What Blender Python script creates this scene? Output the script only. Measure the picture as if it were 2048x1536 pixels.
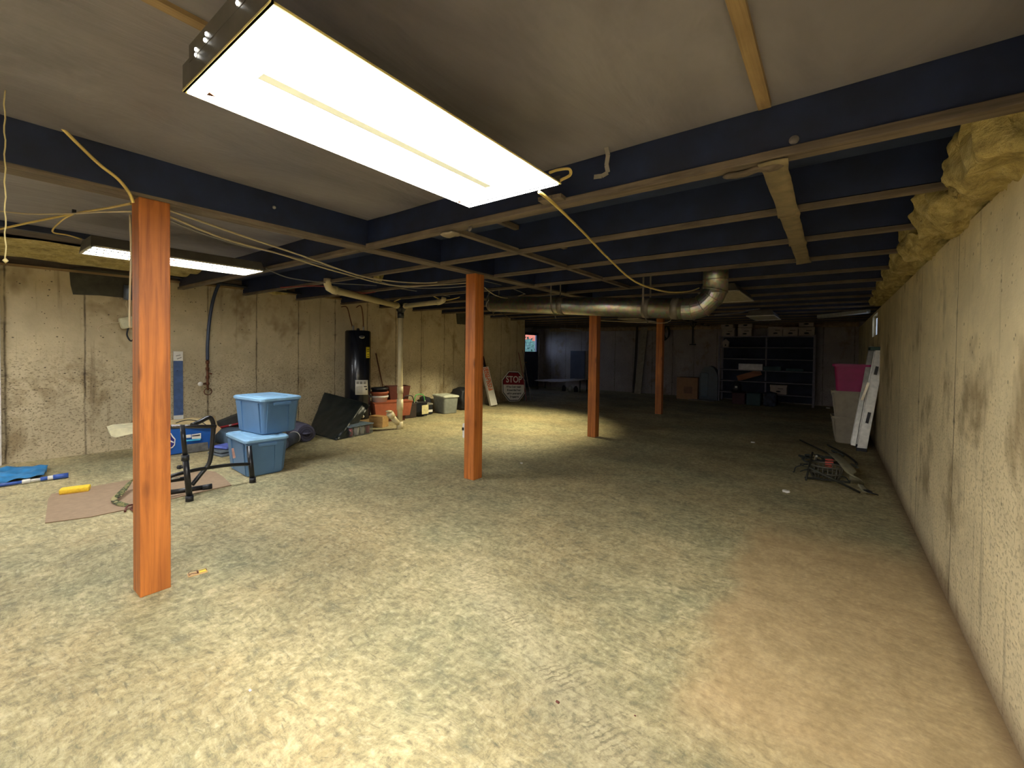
import bpy, bmesh, math, random
from mathutils import Vector, Matrix, noise
R = math.radians
random.seed(7)
S = bpy.context.scene
C = S.collection
for o in list(bpy.data.objects): bpy.data.objects.remove(o)

# ------------------------------------------------------------ camera, world, exposure
FPX, YAW, ROLL, PITCH, CY, EYE = 858.307, 0.640011, 0.0127116, -0.0187581, 716.196, 1.4
FW = Vector((-math.sin(YAW)*math.cos(PITCH), math.cos(YAW)*math.cos(PITCH), math.sin(PITCH)))
RT = Vector((math.cos(YAW), math.sin(YAW), 0)); UP = RT.cross(FW)
cr, sr = math.cos(ROLL), math.sin(ROLL)
RT2 = RT*cr + UP*sr          # image x axis in the world
UP2 = UP*cr - RT*sr          # image y axis in the world
cam_data = bpy.data.cameras.new('camera')
cam_data.sensor_width = 36; cam_data.lens = FPX/2048*36
cam_data.shift_y = (CY-768)/2048
cam_data.clip_start = 0.02; cam_data.clip_end = 200
cam = bpy.data.objects.new('camera', cam_data); C.objects.link(cam)
M = Matrix((RT2, UP2, -FW)).transposed().to_4x4(); M.translation = Vector((0, 0, EYE))
cam.matrix_world = M
S.camera = cam

S.view_settings.view_transform = 'Standard'; S.view_settings.look = 'None'
S.view_settings.gamma = 1; S.view_settings.use_curve_mapping = False
S.view_settings.exposure = 1.5
w = bpy.data.worlds.new('sky'); S.world = w; w.use_nodes = True
bgn = w.node_tree.nodes['Background']; bgn.inputs[0].default_value = (0.55, 0.68, 1.0, 1); bgn.inputs[1].default_value = 1.7

LAMP1, LAMP2, LAMP3, FILL_LEFT, FILL_RIGHT = 9.5, 25.0, 140.0, 40.0, 84.0     # strengths of three lit fixtures, then two fills added behind the camera

# ------------------------------------------------------------ placing helpers
def ray(px, py): return RT2*((px-1024)/FPX) + UP2*((CY-py)/FPX) + FW
def W0(px, py, z=0.0):
    d = ray(px, py); return Vector((0, 0, EYE)) + d*((z-EYE)/d.z)
def WX(px, py, X):
    d = ray(px, py); return Vector((0, 0, EYE)) + d*(X/d.x)
def WY(px, py, Y):
    d = ray(px, py); return Vector((0, 0, EYE)) + d*(Y/d.y)
def XL(Y): return -7.66 + 0.064*(Y-0.49)
def WL(px, py, off=0.0):
    d = ray(px, py); return Vector((0, 0, EYE)) + d*((-7.69136+off)/(d.x-0.064*d.y))

# ------------------------------------------------------------ materials
def lin(c):
    return tuple(((v/255)/12.92 if v/255 <= .04045 else ((v/255+.055)/1.055)**2.4) for v in c)
MATS = {}
class NT:
    def __init__(s, name):
        s.m = bpy.data.materials.new(name); s.m.use_nodes = True; s.t = s.m.node_tree
        s.b = s.t.nodes['Principled BSDF']; s.o = s.t.nodes['Material Output']
        s.tc = s.t.nodes.new('ShaderNodeTexCoord')
    def n(s, typ, **kw):
        x = s.t.nodes.new('ShaderNode'+typ)
        for k, v in kw.items():
            if k.startswith('i_'):
                x.inputs[k[2:].replace('_', ' ')].default_value = v
            else: setattr(x, k, v)
        return x
    def l(s, a, b): s.t.links.new(a, b)
    def map(s, scale=(1, 1, 1), rot=(0, 0, 0), loc=(0, 0, 0), src='Object'):
        m = s.n('Mapping'); m.inputs['Scale'].default_value = scale; m.inputs['Rotation'].default_value = rot
        m.inputs['Location'].default_value = loc
        s.l(s.tc.outputs[src], m.inputs['Vector']); return m.outputs[0]
    def noise(s, vec, scale, detail=4, rough=.55, dist=0):
        x = s.n('TexNoise'); x.inputs['Scale'].default_value = scale; x.inputs['Detail'].default_value = detail
        x.inputs['Roughness'].default_value = rough; x.inputs['Distortion'].default_value = dist
        s.l(vec, x.inputs['Vector']); return x.outputs['Fac']
    def ramp(s, fac, stops, interp='LINEAR'):
        x = s.n('ValToRGB'); x.color_ramp.interpolation = interp
        e = x.color_ramp.elements
        while len(e) < len(stops): e.new(.5)
        for k, (p, c) in enumerate(stops):
            e[k].position = p
            c = c if isinstance(c, (tuple, list)) else (c, c, c)
            e[k].color = (*c, 1)
        s.l(fac, x.inputs[0]); return x.outputs[0]
    def mix(s, fac, a, b, typ='MIX'):
        x = s.n('Mix', data_type='RGBA', blend_type=typ)
        for si, v in ((0, fac), (6, a), (7, b)):
            sock = x.inputs[si]
            if isinstance(v, (int, float)): sock.default_value = v if si == 0 else (v, v, v, 1)
            elif isinstance(v, tuple): sock.default_value = (*v, 1)
            else: s.l(v, sock)
        return x.outputs[2]
    def math(s, op, a, b=0.0, c=None, clamp=False):
        x = s.n('Math', operation=op, use_clamp=clamp)
        for i, v in enumerate((a, b) if c is None else (a, b, c)):
            if isinstance(v, (int, float)): x.inputs[i].default_value = v
            else: s.l(v, x.inputs[i])
        return x.outputs[0]
    def bump(s, h, strength=.3, dist=.01):
        x = s.n('Bump'); x.inputs['Strength'].default_value = strength; x.inputs['Distance'].default_value = dist
        s.l(h, x.inputs['Height']); s.l(x.outputs[0], s.b.inputs['Normal'])
    def done(s, col, rough=.6, metal=0.0):
        if isinstance(col, tuple): s.b.inputs['Base Color'].default_value = (*col, 1)
        else: s.l(col, s.b.inputs['Base Color'])
        if isinstance(rough, (int, float)): s.b.inputs['Roughness'].default_value = rough
        else: s.l(rough, s.b.inputs['Roughness'])
        s.b.inputs['Metallic'].default_value = metal
        return s.m
def pm(name, c, rough=.6, metal=0.0, var=.18, scale=12, bump=.15, spec=None):
    """a plain surface with its own colour mottling and bump"""
    if name in MATS: return MATS[name]
    t = NT(name); v = t.map()
    f = t.noise(v, scale, 5)
    b = lin(c)
    col = t.ramp(f, [(.3, tuple(x*(1-var) for x in b)), (.7, tuple(min(1, x*(1+var)) for x in b))])
    if bump: t.bump(f, bump, .004)
    t.done(col, rough, metal)
    if spec is not None: t.b.inputs['Specular IOR Level'].default_value = spec
    MATS[name] = t.m
    return t.m
def emit(name, c, strength):
    t = NT(name); t.b.inputs['Base Color'].default_value = (*c, 1)
    t.b.inputs['Emission Color'].default_value = (*c, 1); t.b.inputs['Emission Strength'].default_value = strength
    return t.m

def m_floor():
    t = NT('broom_swept_concrete'); v = t.map()
    sx = t.n('SeparateXYZ'); t.l(t.tc.outputs['Object'], sx.inputs[0])
    warp = t.n('TexNoise'); warp.inputs['Scale'].default_value = .9; warp.inputs['Detail'].default_value = 3
    t.l(v, warp.inputs['Vector'])
    wv = t.n('VectorMath', operation='MULTIPLY_ADD'); t.l(warp.outputs['Color'], wv.inputs[0])
    wv.inputs[1].default_value = (.35, .35, 0); t.l(t.tc.outputs['Object'], wv.inputs[2])
    wv = wv.outputs[0]
    big = t.noise(wv, .85, 4, .6)
    mid = t.noise(wv, 6.5, 8, .72, .2)
    st = t.n('Mapping'); st.inputs['Scale'].default_value = (3.0, 14, 1); st.inputs['Rotation'].default_value = (0, 0, R(-24))
    t.l(wv, st.inputs['Vector'])
    streak = t.noise(st.outputs[0], 2.6, 8, .75, .5)
    st2 = t.n('Mapping'); st2.inputs['Scale'].default_value = (16, 4, 1); st2.inputs['Rotation'].default_value = (0, 0, R(-30))
    t.l(wv, st2.inputs['Vector'])
    streak2 = t.noise(st2.outputs[0], 2.2, 5, .7, .5)
    fine = t.noise(v, 38, 6, .7)
    ggreen, tan, pale, dark = lin((160, 154, 114)), lin((184, 164, 116)), lin((212, 196, 148)), lin((134, 128, 96))
    base = t.mix(t.ramp(big, [(.38, 0), (.62, 1)]), ggreen, tan)
    base = t.mix(t.ramp(mid, [(.46, 0), (.70, .85)]), base, pale)
    base = t.mix(t.ramp(streak, [(.30, .75), (.48, 0)]), base, dark)
    base = t.mix(t.ramp(streak2, [(.56, 0), (.74, .6)]), base, pale)
    base = t.mix(t.ramp(mid, [(.30, .7), (.46, 0)]), base, lin((120, 120, 96)))
    # the smoother, redder slab strip by the right wall
    edge = t.math('ADD', sx.outputs[0], t.math('MULTIPLY', t.noise(v, 1.6, 3), .45))
    mask = t.ramp(edge, [(0.0, 0), (1.0, 1)])
    e1 = t.math('MULTIPLY', t.math('ADD', edge, .32), 7, clamp=True)
    e2 = t.math('MULTIPLY', t.math('SUBTRACT', sx.outputs[1], 1.55), 3, clamp=True)
    e3 = t.math('MULTIPLY', t.math('SUBTRACT', 4.5, t.math('ADD', sx.outputs[1], t.math('MULTIPLY', big, .5))), 2, clamp=True)
    reg = t.math('MULTIPLY', e1, t.math('MULTIPLY', e2, e3))
    ora = t.mix(t.ramp(mid, [(.35, 0), (.7, 1)]), lin((178, 150, 104)), lin((204, 176, 128)))
    ora = t.mix(t.ramp(streak, [(.3, .5), (.45, 0)]), ora, lin((150, 118, 82)))
    # a worn diagonal band of trowel arcs across the foreground
    lx = t.math('ADD', sx.outputs[0], t.math('MULTIPLY', warp.outputs['Fac'], .55))
    bd = t.math('ABSOLUTE', t.math('ADD', t.math('ADD', t.math('MULTIPLY', lx, .43), t.math('MULTIPLY', sx.outputs[1], .90)), -1.12))
    inband = t.math('SUBTRACT', 1, t.math('DIVIDE', bd, .22), clamp=True)
    xr = t.math('MULTIPLY', t.math('MULTIPLY', t.math('ADD', sx.outputs[0], 2.1), 3, clamp=True), t.math('MULTIPLY', t.math('SUBTRACT', -.15, sx.outputs[0]), 3, clamp=True))
    inband = t.math('MULTIPLY', inband, xr)
    sw = t.n('TexWave'); sw.wave_type = 'BANDS'; sw.inputs['Scale'].default_value = 12; sw.inputs['Distortion'].default_value = 6; sw.inputs['Detail'].default_value = 2
    sw.inputs['Detail Scale'].default_value = 1.6; t.l(t.map((1, 1, 1), (0, 0, R(28))), sw.inputs['Vector'])
    comb = t.math('MULTIPLY', t.ramp(sw.outputs['Fac'], [(.62, 0), (.9, 1)]), t.ramp(t.noise(v, 5, 4), [(.42, 0), (.58, .8)]))
    base = t.mix(t.math('MULTIPLY', inband, .45), base, lin((216, 202, 160)))
    base = t.mix(t.math('MULTIPLY', inband, comb), base, lin((128, 118, 86)))
    sp = t.noise(wv, 26, 10, .82, .3)
    base = t.mix(t.ramp(sp, [(.36, .8), (.50, 0)]), base, lin((112, 108, 82)))
    base = t.mix(t.ramp(sp, [(.52, 0), (.66, .65)]), base, lin((224, 212, 172)))
    st3 = t.n('Mapping'); st3.inputs['Scale'].default_value = (9, 34, 1); st3.inputs['Rotation'].default_value = (0, 0, R(-38)); t.l(wv, st3.inputs['Vector'])
    stroke = t.noise(st3.outputs[0], 1.6, 4, .6, .6)
    base = t.mix(t.ramp(stroke, [(.28, .75), (.42, 0)]), base, lin((118, 112, 84)))
    base = t.mix(t.ramp(stroke, [(.58, 0), (.72, .5)]), base, lin((222, 208, 166)))
    lowf = t.noise(t.map((1, 1.6, 1), (0, 0, R(20))), .75, 3, .5)
    base = t.mix(1.0, base, t.ramp(lowf, [(.36, .74), (.60, 1.06)]), 'MULTIPLY')
    base = t.mix(t.math('MULTIPLY', reg, .78), base, ora)
    base = t.mix(.5, base, t.ramp(fine, [(.3, .42), (.7, 1.0)]), 'MULTIPLY')
    # dirt along the foot of the right wall
    d = t.math('MULTIPLY', t.math('SUBTRACT', sx.outputs[0], .47), 10, clamp=True)
    base = t.mix(t.math('MULTIPLY', d, .75), base, lin((105, 78, 48)))
    hsum = t.math('ADD', t.math('MULTIPLY', streak, 1.0), t.math('ADD', t.math('MULTIPLY', mid, .6), t.math('ADD', t.math('MULTIPLY', sp, .8), t.math('MULTIPLY', fine, .3))))
    t.bump(hsum, .35, .012)
    return t.done(base, .78)
def m_wall(name, tone, axis=1, period=.66, phase=.49, pits=1.0, low=None):
    t = NT(name); v = t.map()
    sx = t.n('SeparateXYZ'); t.l(t.tc.outputs['Object'], sx.inputs[0])
    a = sx.outputs[axis]; z = sx.outputs[2]
    big = t.noise(v, 1.1, 4); mid = t.noise(v, 5, 6, .65)
    b = lin(tone)
    col = t.mix(t.ramp(big, [(.35, 0), (.68, 1)]), tuple(x*.84 for x in b), tuple(min(1, x*1.14) for x in b))
    col = t.mix(t.ramp(mid, [(.38, .45), (.6, 0)]), col, tuple(x*.72 for x in b))
    # rusty blotches
    bl = t.noise(t.map((1, 1, .8), (0, 0, 0), (3, 5, 1)), 1.35, 4, .7, .3)
    col = t.mix(t.ramp(bl, [(.55, 0), (.66, .6)]), col, lin((112, 88, 46)))
    # honeycombed zone low on the wall
    peb = t.noise(t.map((1, .8, 1.3)), 52, 3, .6, .4)
    zm = t.math('MULTIPLY', t.math('SUBTRACT', t.math('ADD', 1.25, t.math('MULTIPLY', big, .5)), z), 1.8, clamp=True)
    hc = t.math('MULTIPLY', t.ramp(peb, [(.36, 1), (.47, 0)]), zm)
    col = t.mix(t.math('MULTIPLY', hc, .6*pits), col, lin((84, 70, 48)))
    # bug holes
    vo = t.n('TexVoronoi'); vo.inputs['Scale'].default_value = 9; vo.inputs['Randomness'].default_value = 1
    t.l(t.map((1, 1.0, 1.25)), vo.inputs['Vector'])
    hole = t.ramp(vo.outputs['Distance'], [(.055, 1), (.10, 0)])
    vo2 = t.n('TexVoronoi'); vo2.inputs['Scale'].default_value = 26; t.l(v, vo2.inputs['Vector'])
    hole2 = t.math('MULTIPLY', t.ramp(vo2.outputs['Distance'], [(.09, 1), (.17, 0)]), t.ramp(mid, [(.5, 0), (.56, 1)]))
    holes = t.math('MAXIMUM', hole, hole2)
    col = t.mix(t.math('MULTIPLY', holes, .8*pits), col, lin((46, 38, 26)))
    # form joints and their drips
    wob = t.math('MULTIPLY', t.noise(t.map((2, 2, 2)), 1.5, 3), .03)
    u = t.math('ADD', t.math('SUBTRACT', a, phase), wob)
    pp = t.math('ABSOLUTE', t.math('SUBTRACT', t.math('FRACT', t.math('ADD', t.math('DIVIDE', u, period), 100.5)), .5))
    line = t.math('MULTIPLY', pp, period)
    thin = t.math('SUBTRACT', 1, t.math('DIVIDE', line, .014), clamp=True)
    soft = t.math('SUBTRACT', 1, t.math('DIVIDE', line, .05), clamp=True)
    br = t.noise(t.map((1, 1, 1)), 4.5, 3)
    col = t.mix(t.math('MULTIPLY', thin, t.ramp(br, [(.34, .25), (.6, .95)])), col, lin((58, 44, 28)))
    # tie holes on the joints
    zz = t.math('ABSOLUTE', t.math('SUBTRACT', t.math('FRACT', t.math('ADD', t.math('DIVIDE', t.math('SUBTRACT', z, .42), .61), 10.5)), .5))
    tie = t.math('SUBTRACT', 1, t.math('DIVIDE', t.math('MULTIPLY', zz, .61), .028), clamp=True)
    col = t.mix(t.math('MULTIPLY', t.math('MULTIPLY', soft, tie), t.ramp(br, [(.4, .1), (.6, .8)])), col, lin((52, 38, 24)))
    # vertical run marks
    run = t.noise(t.map((7, 7, .35)), 1.6, 4, .65)
    col = t.mix(t.ramp(run, [(.6, 0), (.74, .5)]), col, lin((92, 76, 50)))
    if low:
        lm = t.math('SUBTRACT', 1, t.math('DIVIDE', z, t.math('ADD', .03, t.math('MULTIPLY', mid, .22))), clamp=True)
        col = t.mix(t.math('MULTIPLY', lm, .8), col, lin(low))
    h = t.math('SUBTRACT', t.math('ADD', t.math('MULTIPLY', mid, .5), t.math('MULTIPLY', t.noise(v, 40, 5, .7), .25)),
               t.math('ADD', t.math('MULTIPLY', holes, .7), t.math('ADD', t.math('MULTIPLY', hc, .6), thin)))
    t.bump(h, .5, .012)
    return t.done(col, .85)
def m_wood(name, c, c2, axis='Z', scale=1.0, rough=.6, knots=True, bump=.2):
    if name in MATS: return MATS[name]
    t = NT(name)
    sc = {'Z': (22, 22, 1.1), 'X': (1.1, 22, 22), 'Y': (22, 1.1, 22)}[axis]
    sc = tuple(k*scale for k in sc)
    g = t.noise(t.map(sc), 1.3, 6, .65, .6)
    b = t.noise(t.map((2, 2, 1)), 2.5, 3)
    col = t.ramp(g, [(.3, lin(c2)), (.55, lin(c)), (.8, tuple(min(1, x*1.25) for x in lin(c)))])
    col = t.mix(t.ramp(b, [(.35, .4), (.6, 0)]), col, lin(c2))
    if knots:
        k = t.n('TexVoronoi'); k.inputs['Scale'].default_value = 2.3
        t.l(t.map((2.2, 2.2, .8) if axis == 'Z' else (1, 1, 1)), k.inputs['Vector'])
        col = t.mix(t.ramp(k.outputs['Distance'], [(.05, .8), (.14, 0)]), col, tuple(x*.45 for x in lin(c2)))
    t.bump(g, bump, .004); t.done(col, rough); MATS[name] = t.m
    return t.m
def m_camo(name):
    t = NT(name); v = t.map()
    a = t.noise(v, 22, 2, .4); b = t.noise(t.map((1, 1, 1), (0, 0, 0), (4, 2, 7)), 26, 2, .4)
    col = t.ramp(a, [(.44, lin((112, 108, 66))), (.46, lin((70, 76, 44))), (.56, lin((70, 76, 44))), (.58, lin((150, 138, 96)))], 'CONSTANT')
    col = t.mix(t.ramp(b, [(.60, 0), (.62, 1)], 'CONSTANT'), col, lin((46, 38, 28)))
    return t.done(col, .9)
def m_galv(name, tint=(176, 172, 158)):
    t = NT(name); v = t.map()
    vo = t.n('TexVoronoi'); vo.inputs['Scale'].default_value = 30; t.l(v, vo.inputs['Vector'])
    f = t.noise(v, 5, 4)
    b = lin(tint)
    col = t.mix(t.ramp(f, [(.35, 0), (.65, 1)]), tuple(x*.75 for x in b), b)
    col = t.mix(.18, col, vo.outputs['Color'], 'OVERLAY')
    t.bump(f, .12, .01)
    return t.done(col, .34, .95)
def m_foam(name):
    t = NT(name); v = t.map()
    f = t.noise(v, 9, 7, .7, .5); g = t.noise(v, 34, 5, .7)
    col = t.ramp(f, [(.25, lin((120, 104, 60))), (.5, lin((190, 170, 104))), (.75, lin((226, 210, 148)))])
    col = t.mix(.4, col, t.ramp(g, [(.3, .4), (.6, 1.0)]), 'MULTIPLY')
    t.bump(t.math('ADD', f, t.math('MULTIPLY', g, .5)), .9, .03)
    return t.done(col, .95)

MF = m_floor()
MWL = m_wall('left_poured_concrete', (192, 176, 142))
MWR = m_wall('right_poured_concrete', (228, 212, 170), pits=.5, period=1.22, phase=1.0, low=(112, 84, 54))
MWF = m_wall('far_poured_concrete', (164, 154, 150), axis=0)
M_JOIST = pm('navy_black_coated_wood', (18, 29, 58), .6, var=.4, scale=5, bump=.3)
M_FLANGE = m_wood('dusty_brown_lumber', (108, 94, 78), (64, 55, 46), 'X', knots=False, rough=.8)
M_FLANGEY = m_wood('dusty_brown_lumber_y', (112, 98, 82), (66, 57, 48), 'Y', knots=False, rough=.8)
M_TAN = m_wood('tan_lumber', (152, 126, 86), (110, 86, 54), 'Y', rough=.7)
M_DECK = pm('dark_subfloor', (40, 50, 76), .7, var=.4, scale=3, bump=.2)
M_POST = m_wood('orange_brown_timber', (186, 110, 46), (132, 70, 26), 'Z', rough=.55)
M_GALV = m_galv('galvanised_steel')
M_TAPE = pm('grey_foil_tape', (120, 112, 98), .5, .5)
M_PVC = pm('aged_cream_pvc', (206, 192, 152), .42, var=.12, scale=6, bump=.05)
M_BLACKP = pm('black_abs_plastic', (26, 28, 34), .45, var=.2, bump=.08)
M_BLACK = pm('black_powder_coat', (24, 24, 26), .32, var=.2, bump=.05)
M_YELWIRE = pm('yellow_cable_jacket', (206, 180, 104), .5, var=.1)
M_CREAMWIRE = pm('cream_cable_jacket', (196, 180, 146), .55, var=.1)
M_GREYWIRE = pm('grey_cable_jacket', (140, 136, 132), .55, var=.1)
M_REDWIRE = pm('red_pex_tube', (140, 52, 50), .45, var=.1)
M_BLUE = pm('blue_grey_polypropylene', (84, 120, 158), .42, var=.08, scale=4, bump=.05)
M_LID = pm('pale_blue_lid', (130, 170, 200), .45, var=.14, scale=7, bump=.05)
M_WHITE = pm('white_plastic', (212, 208, 198), .5, var=.06)
M_PAPER = pm('white_paper', (214, 210, 198), .8, var=.05)
M_RED = pm('red_plastic', (150, 30, 34), .4, var=.1)
M_TERRA = pm('terracotta_plastic', (170, 92, 62), .6, var=.12)
M_BROWNP = pm('dark_brown_plastic', (92, 44, 32), .6, var=.12)
M_FOAM = m_foam('yellow_fibreglass')
M_ALU = pm('dull_aluminium', (184, 182, 172), .38, .85, var=.15, scale=20, bump=.1)
M_RUST = pm('rusty_brown_metal', (104, 66, 44), .6, .5, var=.3, scale=40)
M_BRASS = pm('brass', (170, 130, 70), .35, .9)
M_CARD = pm('brown_cardboard', (146, 110, 78), .85, var=.12)
M_DARKTXT = pm('black_ink', (20, 20, 22), .6, var=.05, bump=0)
M_WHITETXT = pm('white_ink', (228, 224, 214), .6, var=.03, bump=0)
M_ORANGETXT = pm('orange_ink', (214, 96, 44), .6, var=.05, bump=0)
M_CAMO = m_camo('camouflage_webbing')

# ------------------------------------------------------------ mesh helpers
WM = {}                                   # world matrix of each built object
class B:
    def __init__(s): s.b = bmesh.new()
    def box(s, c, d, rot=None, bev=0):
        r = bmesh.ops.create_cube(s.b, size=1); vs = r['verts']
        bmesh.ops.scale(s.b, vec=d, verts=vs)
        if bev:
            es = list({e for v in vs for e in v.link_edges})
            rr = bmesh.ops.bevel(s.b, geom=vs+es, offset=bev, segments=2, affect='EDGES', profile=.6)
            vs = list({v for f in rr['faces'] for v in f.verts} | {v for v in vs if v.is_valid})
        if rot is not None:
            m = rot if isinstance(rot, Matrix) else Matrix.Rotation(rot, 3, 'Z')
            bmesh.ops.rotate(s.b, cent=(0, 0, 0), matrix=m.to_3x3(), verts=vs)
        bmesh.ops.translate(s.b, vec=c, verts=vs); return s
    def bar(s, a, b, wd, th, bev=0, up=(0, 0, 1)):
        a, b = Vector(a), Vector(b); d = b-a; L = d.length; z = d.normalized()
        x = Vector(up).cross(z)
        if x.length < 1e-4: x = Vector((1, 0, 0))
        x.normalize(); y = z.cross(x)
        return s.box((a+b)/2, (wd, th, L), Matrix((x, y, z)).transposed(), bev)
    def tube(s, pts, r, seg=8, cap=True, smooth=True):
        pts = [Vector(p) for p in pts]; rings = []; n = len(pts)
        rs = r if isinstance(r, (list, tuple)) else [r]*n
        pu = None
        for i, p in enumerate(pts):
            d = (pts[min(i+1, n-1)]-pts[max(i-1, 0)]).normalized()
            if pu is None:
                u = d.cross(Vector((0, 0, 1)))
                if u.length < .05: u = d.cross(Vector((1, 0, 0)))
            else: u = pu - d*pu.dot(d)
            u.normalize(); pu = u; v = d.cross(u)
            rings.append([s.b.verts.new(p+u*math.cos(2*math.pi*k/seg)*rs[i]+v*math.sin(2*math.pi*k/seg)*rs[i]) for k in range(seg)])
        for i in range(n-1):
            for k in range(seg):
                f = s.b.faces.new((rings[i][k], rings[i][(k+1) % seg], rings[i+1][(k+1) % seg], rings[i+1][k])); f.smooth = smooth
        if cap: s.b.faces.new(rings[0][::-1]); s.b.faces.new(rings[-1])
        return s
    def lathe(s, prof, c=(0, 0, 0), seg=28, sx=1, sy=1):
        c = Vector(c); rings = []
        for r, z in prof:
            if r < 1e-5: rings.append([s.b.verts.new(c+Vector((0, 0, z)))])
            else: rings.append([s.b.verts.new(c+Vector((r*sx*math.cos(2*math.pi*k/seg), r*sy*math.sin(2*math.pi*k/seg), z))) for k in range(seg)])
        for a, b in zip(rings, rings[1:]):
            for k in range(seg):
                q = [a[k % len(a)], a[(k+1) % len(a)], b[(k+1) % len(b)], b[k % len(b)]]
                q2 = []
                for v in q:
                    if v not in q2: q2.append(v)
                if len(q2) > 2:
                    try: f = s.b.faces.new(q2); f.smooth = True
                    except ValueError: pass
        return s
    def prism(s, poly, vec):
        vec = Vector(vec); a = [s.b.verts.new(p) for p in poly]; b = [s.b.verts.new(Vector(p)+vec) for p in poly]
        s.b.faces.new(a); s.b.faces.new(b[::-1])
        for k in range(len(a)):
            s.b.faces.new((a[k], b[k], b[(k+1) % len(a)], a[(k+1) % len(a)]))
        return s
    def grid(s, fn, nu, nv, th=None, smooth=True):
        vs = [[s.b.verts.new(fn(i/nu, j/nv)) for j in range(nv+1)] for i in range(nu+1)]
        for i in range(nu):
            for j in range(nv):
                f = s.b.faces.new((vs[i][j], vs[i+1][j], vs[i+1][j+1], vs[i][j+1])); f.smooth = smooth
        if th:
            bmesh.ops.recalc_face_normals(s.b, faces=s.b.faces)
            bmesh.ops.solidify(s.b, geom=s.b.faces[:], thickness=th)
        return s
    def lump(s, c, d, amp=.04, freq=6, cuts=5, seed=0, rot=0):
        bb = bmesh.new(); bmesh.ops.create_cube(bb, size=1)
        bmesh.ops.subdivide_edges(bb, edges=bb.edges[:], cuts=cuts, use_grid_fill=True)
        m = Matrix.Rotation(rot, 3, 'Z'); mp = {}
        for v in bb.verts:
            p = Vector(v.co); q = p.normalized()*.62; p = p.lerp(q, .45)
            p = Vector((p.x*d[0], p.y*d[1], p.z*d[2]))
            nz = noise.noise_vector(p*freq+Vector((seed*3.1, seed*1.7, seed)))
            p += nz*amp; mp[v] = s.b.verts.new(m @ p+Vector(c))
        for f in bb.faces:
            g = s.b.faces.new([mp[v] for v in f.verts]); g.smooth = True
        bb.free(); return s
    def text(s, body, size, mat4, th=.001, sx=1.0, bold=0.0):
        cu = bpy.data.curves.new('t', 'FONT'); cu.body = body; cu.size = size; cu.extrude = th; cu.align_x = 'CENTER'
        cu.offset = bold
        cu.align_y = 'CENTER'; ob = bpy.data.objects.new('t', cu); C.objects.link(ob)
        bpy.context.view_layer.update()
        me = bpy.data.meshes.new_from_object(ob.evaluated_get(bpy.context.evaluated_depsgraph_get()))
        me.transform(mat4 @ Matrix.Diagonal((sx, 1, 1, 1)))
        s.b.from_mesh(me); bpy.data.meshes.remove(me); bpy.data.objects.remove(ob); bpy.data.curves.remove(cu)
        return s
    def build(s, name, mat, parent=None, normals=True):
        if normals: bmesh.ops.recalc_face_normals(s.b, faces=s.b.faces)
        me = bpy.data.meshes.new(name)
        if parent is not None:
            off = WM[parent.name]; s.b.transform(off.inverted())
            s.b.to_mesh(me); s.b.free()
            o = bpy.data.objects.new(name, me); C.objects.link(o); o.parent = parent; WM[o.name] = off
        else:
            vs = [v.co for v in s.b.verts]
            cx = (min(v.x for v in vs)+max(v.x for v in vs))/2; cy = (min(v.y for v in vs)+max(v.y for v in vs))/2
            cz = min(v.z for v in vs)
            if name.split('_')[0] in ('wall', 'floor', 'ceiling'): cx = cy = cz = 0
            mm = Matrix.Translation((cx, cy, cz)); s.b.transform(mm.inverted())
            s.b.to_mesh(me); s.b.free()
            o = bpy.data.objects.new(name, me); C.objects.link(o); o.location = (cx, cy, cz); WM[o.name] = mm
        me.materials.append(mat)
        return o
def frame(o, x, y, z):                      # matrix with given axes and origin
    x, y, z = Vector(x).normalized(), Vector(y).normalized(), Vector(z).normalized()
    m = Matrix((x, y, z)).transposed().to_4x4(); m.translation = Vector(o); return m
def tag(o, label, cat, group=None):
    o['label'] = label; o['category'] = cat
    if group: o['group'] = group
    return o
def thing(name, label, cat, loc, rz=0, group=None):
    o = bpy.data.objects.new(name, None); C.objects.link(o); o.empty_display_size = .1
    o.location = loc; o.rotation_euler = (0, 0, rz)
    WM[o.name] = Matrix.Translation(Vector(loc)) @ Matrix.Rotation(rz, 4, 'Z')
    return tag(o, label, cat, group)
def struct(o): o['kind'] = 'structure'; return o
def lab(o, t): o['label'] = t; return o
def smooth_path(pts, n=6):
    pts = [Vector(p) for p in pts]; out = []
    for i in range(len(pts)-1):
        p0 = pts[max(i-1, 0)]; p1 = pts[i]; p2 = pts[i+1]; p3 = pts[min(i+2, len(pts)-1)]
        for k in range(n):
            t = k/n
            out.append(.5*((2*p1)+(p2-p0)*t+(2*p0-5*p1+4*p2-p3)*t*t+(3*p1-p0-3*p2+p3)*t**3))
    out.append(pts[-1]); return out
#@@BODY
# ------------------------------------------------------------ the setting
YB, YF, XR_, XD = -2.6, 14.3, 0.56, -9.1
ZC, ZJ = 2.45, 2.21
b = B(); b.box(((XR_+XD)/2, (YB+YF)/2, -.1), (XR_-XD+.6, YF-YB+.6, .2)); struct(b.build('floor', MF))
b = B(); b.box(((XR_+XD)/2, (YB+YF)/2, ZC+.05), (XR_-XD+.8, YF-YB+.8, .1)); struct(b.build('ceiling', M_DECK))
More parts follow.
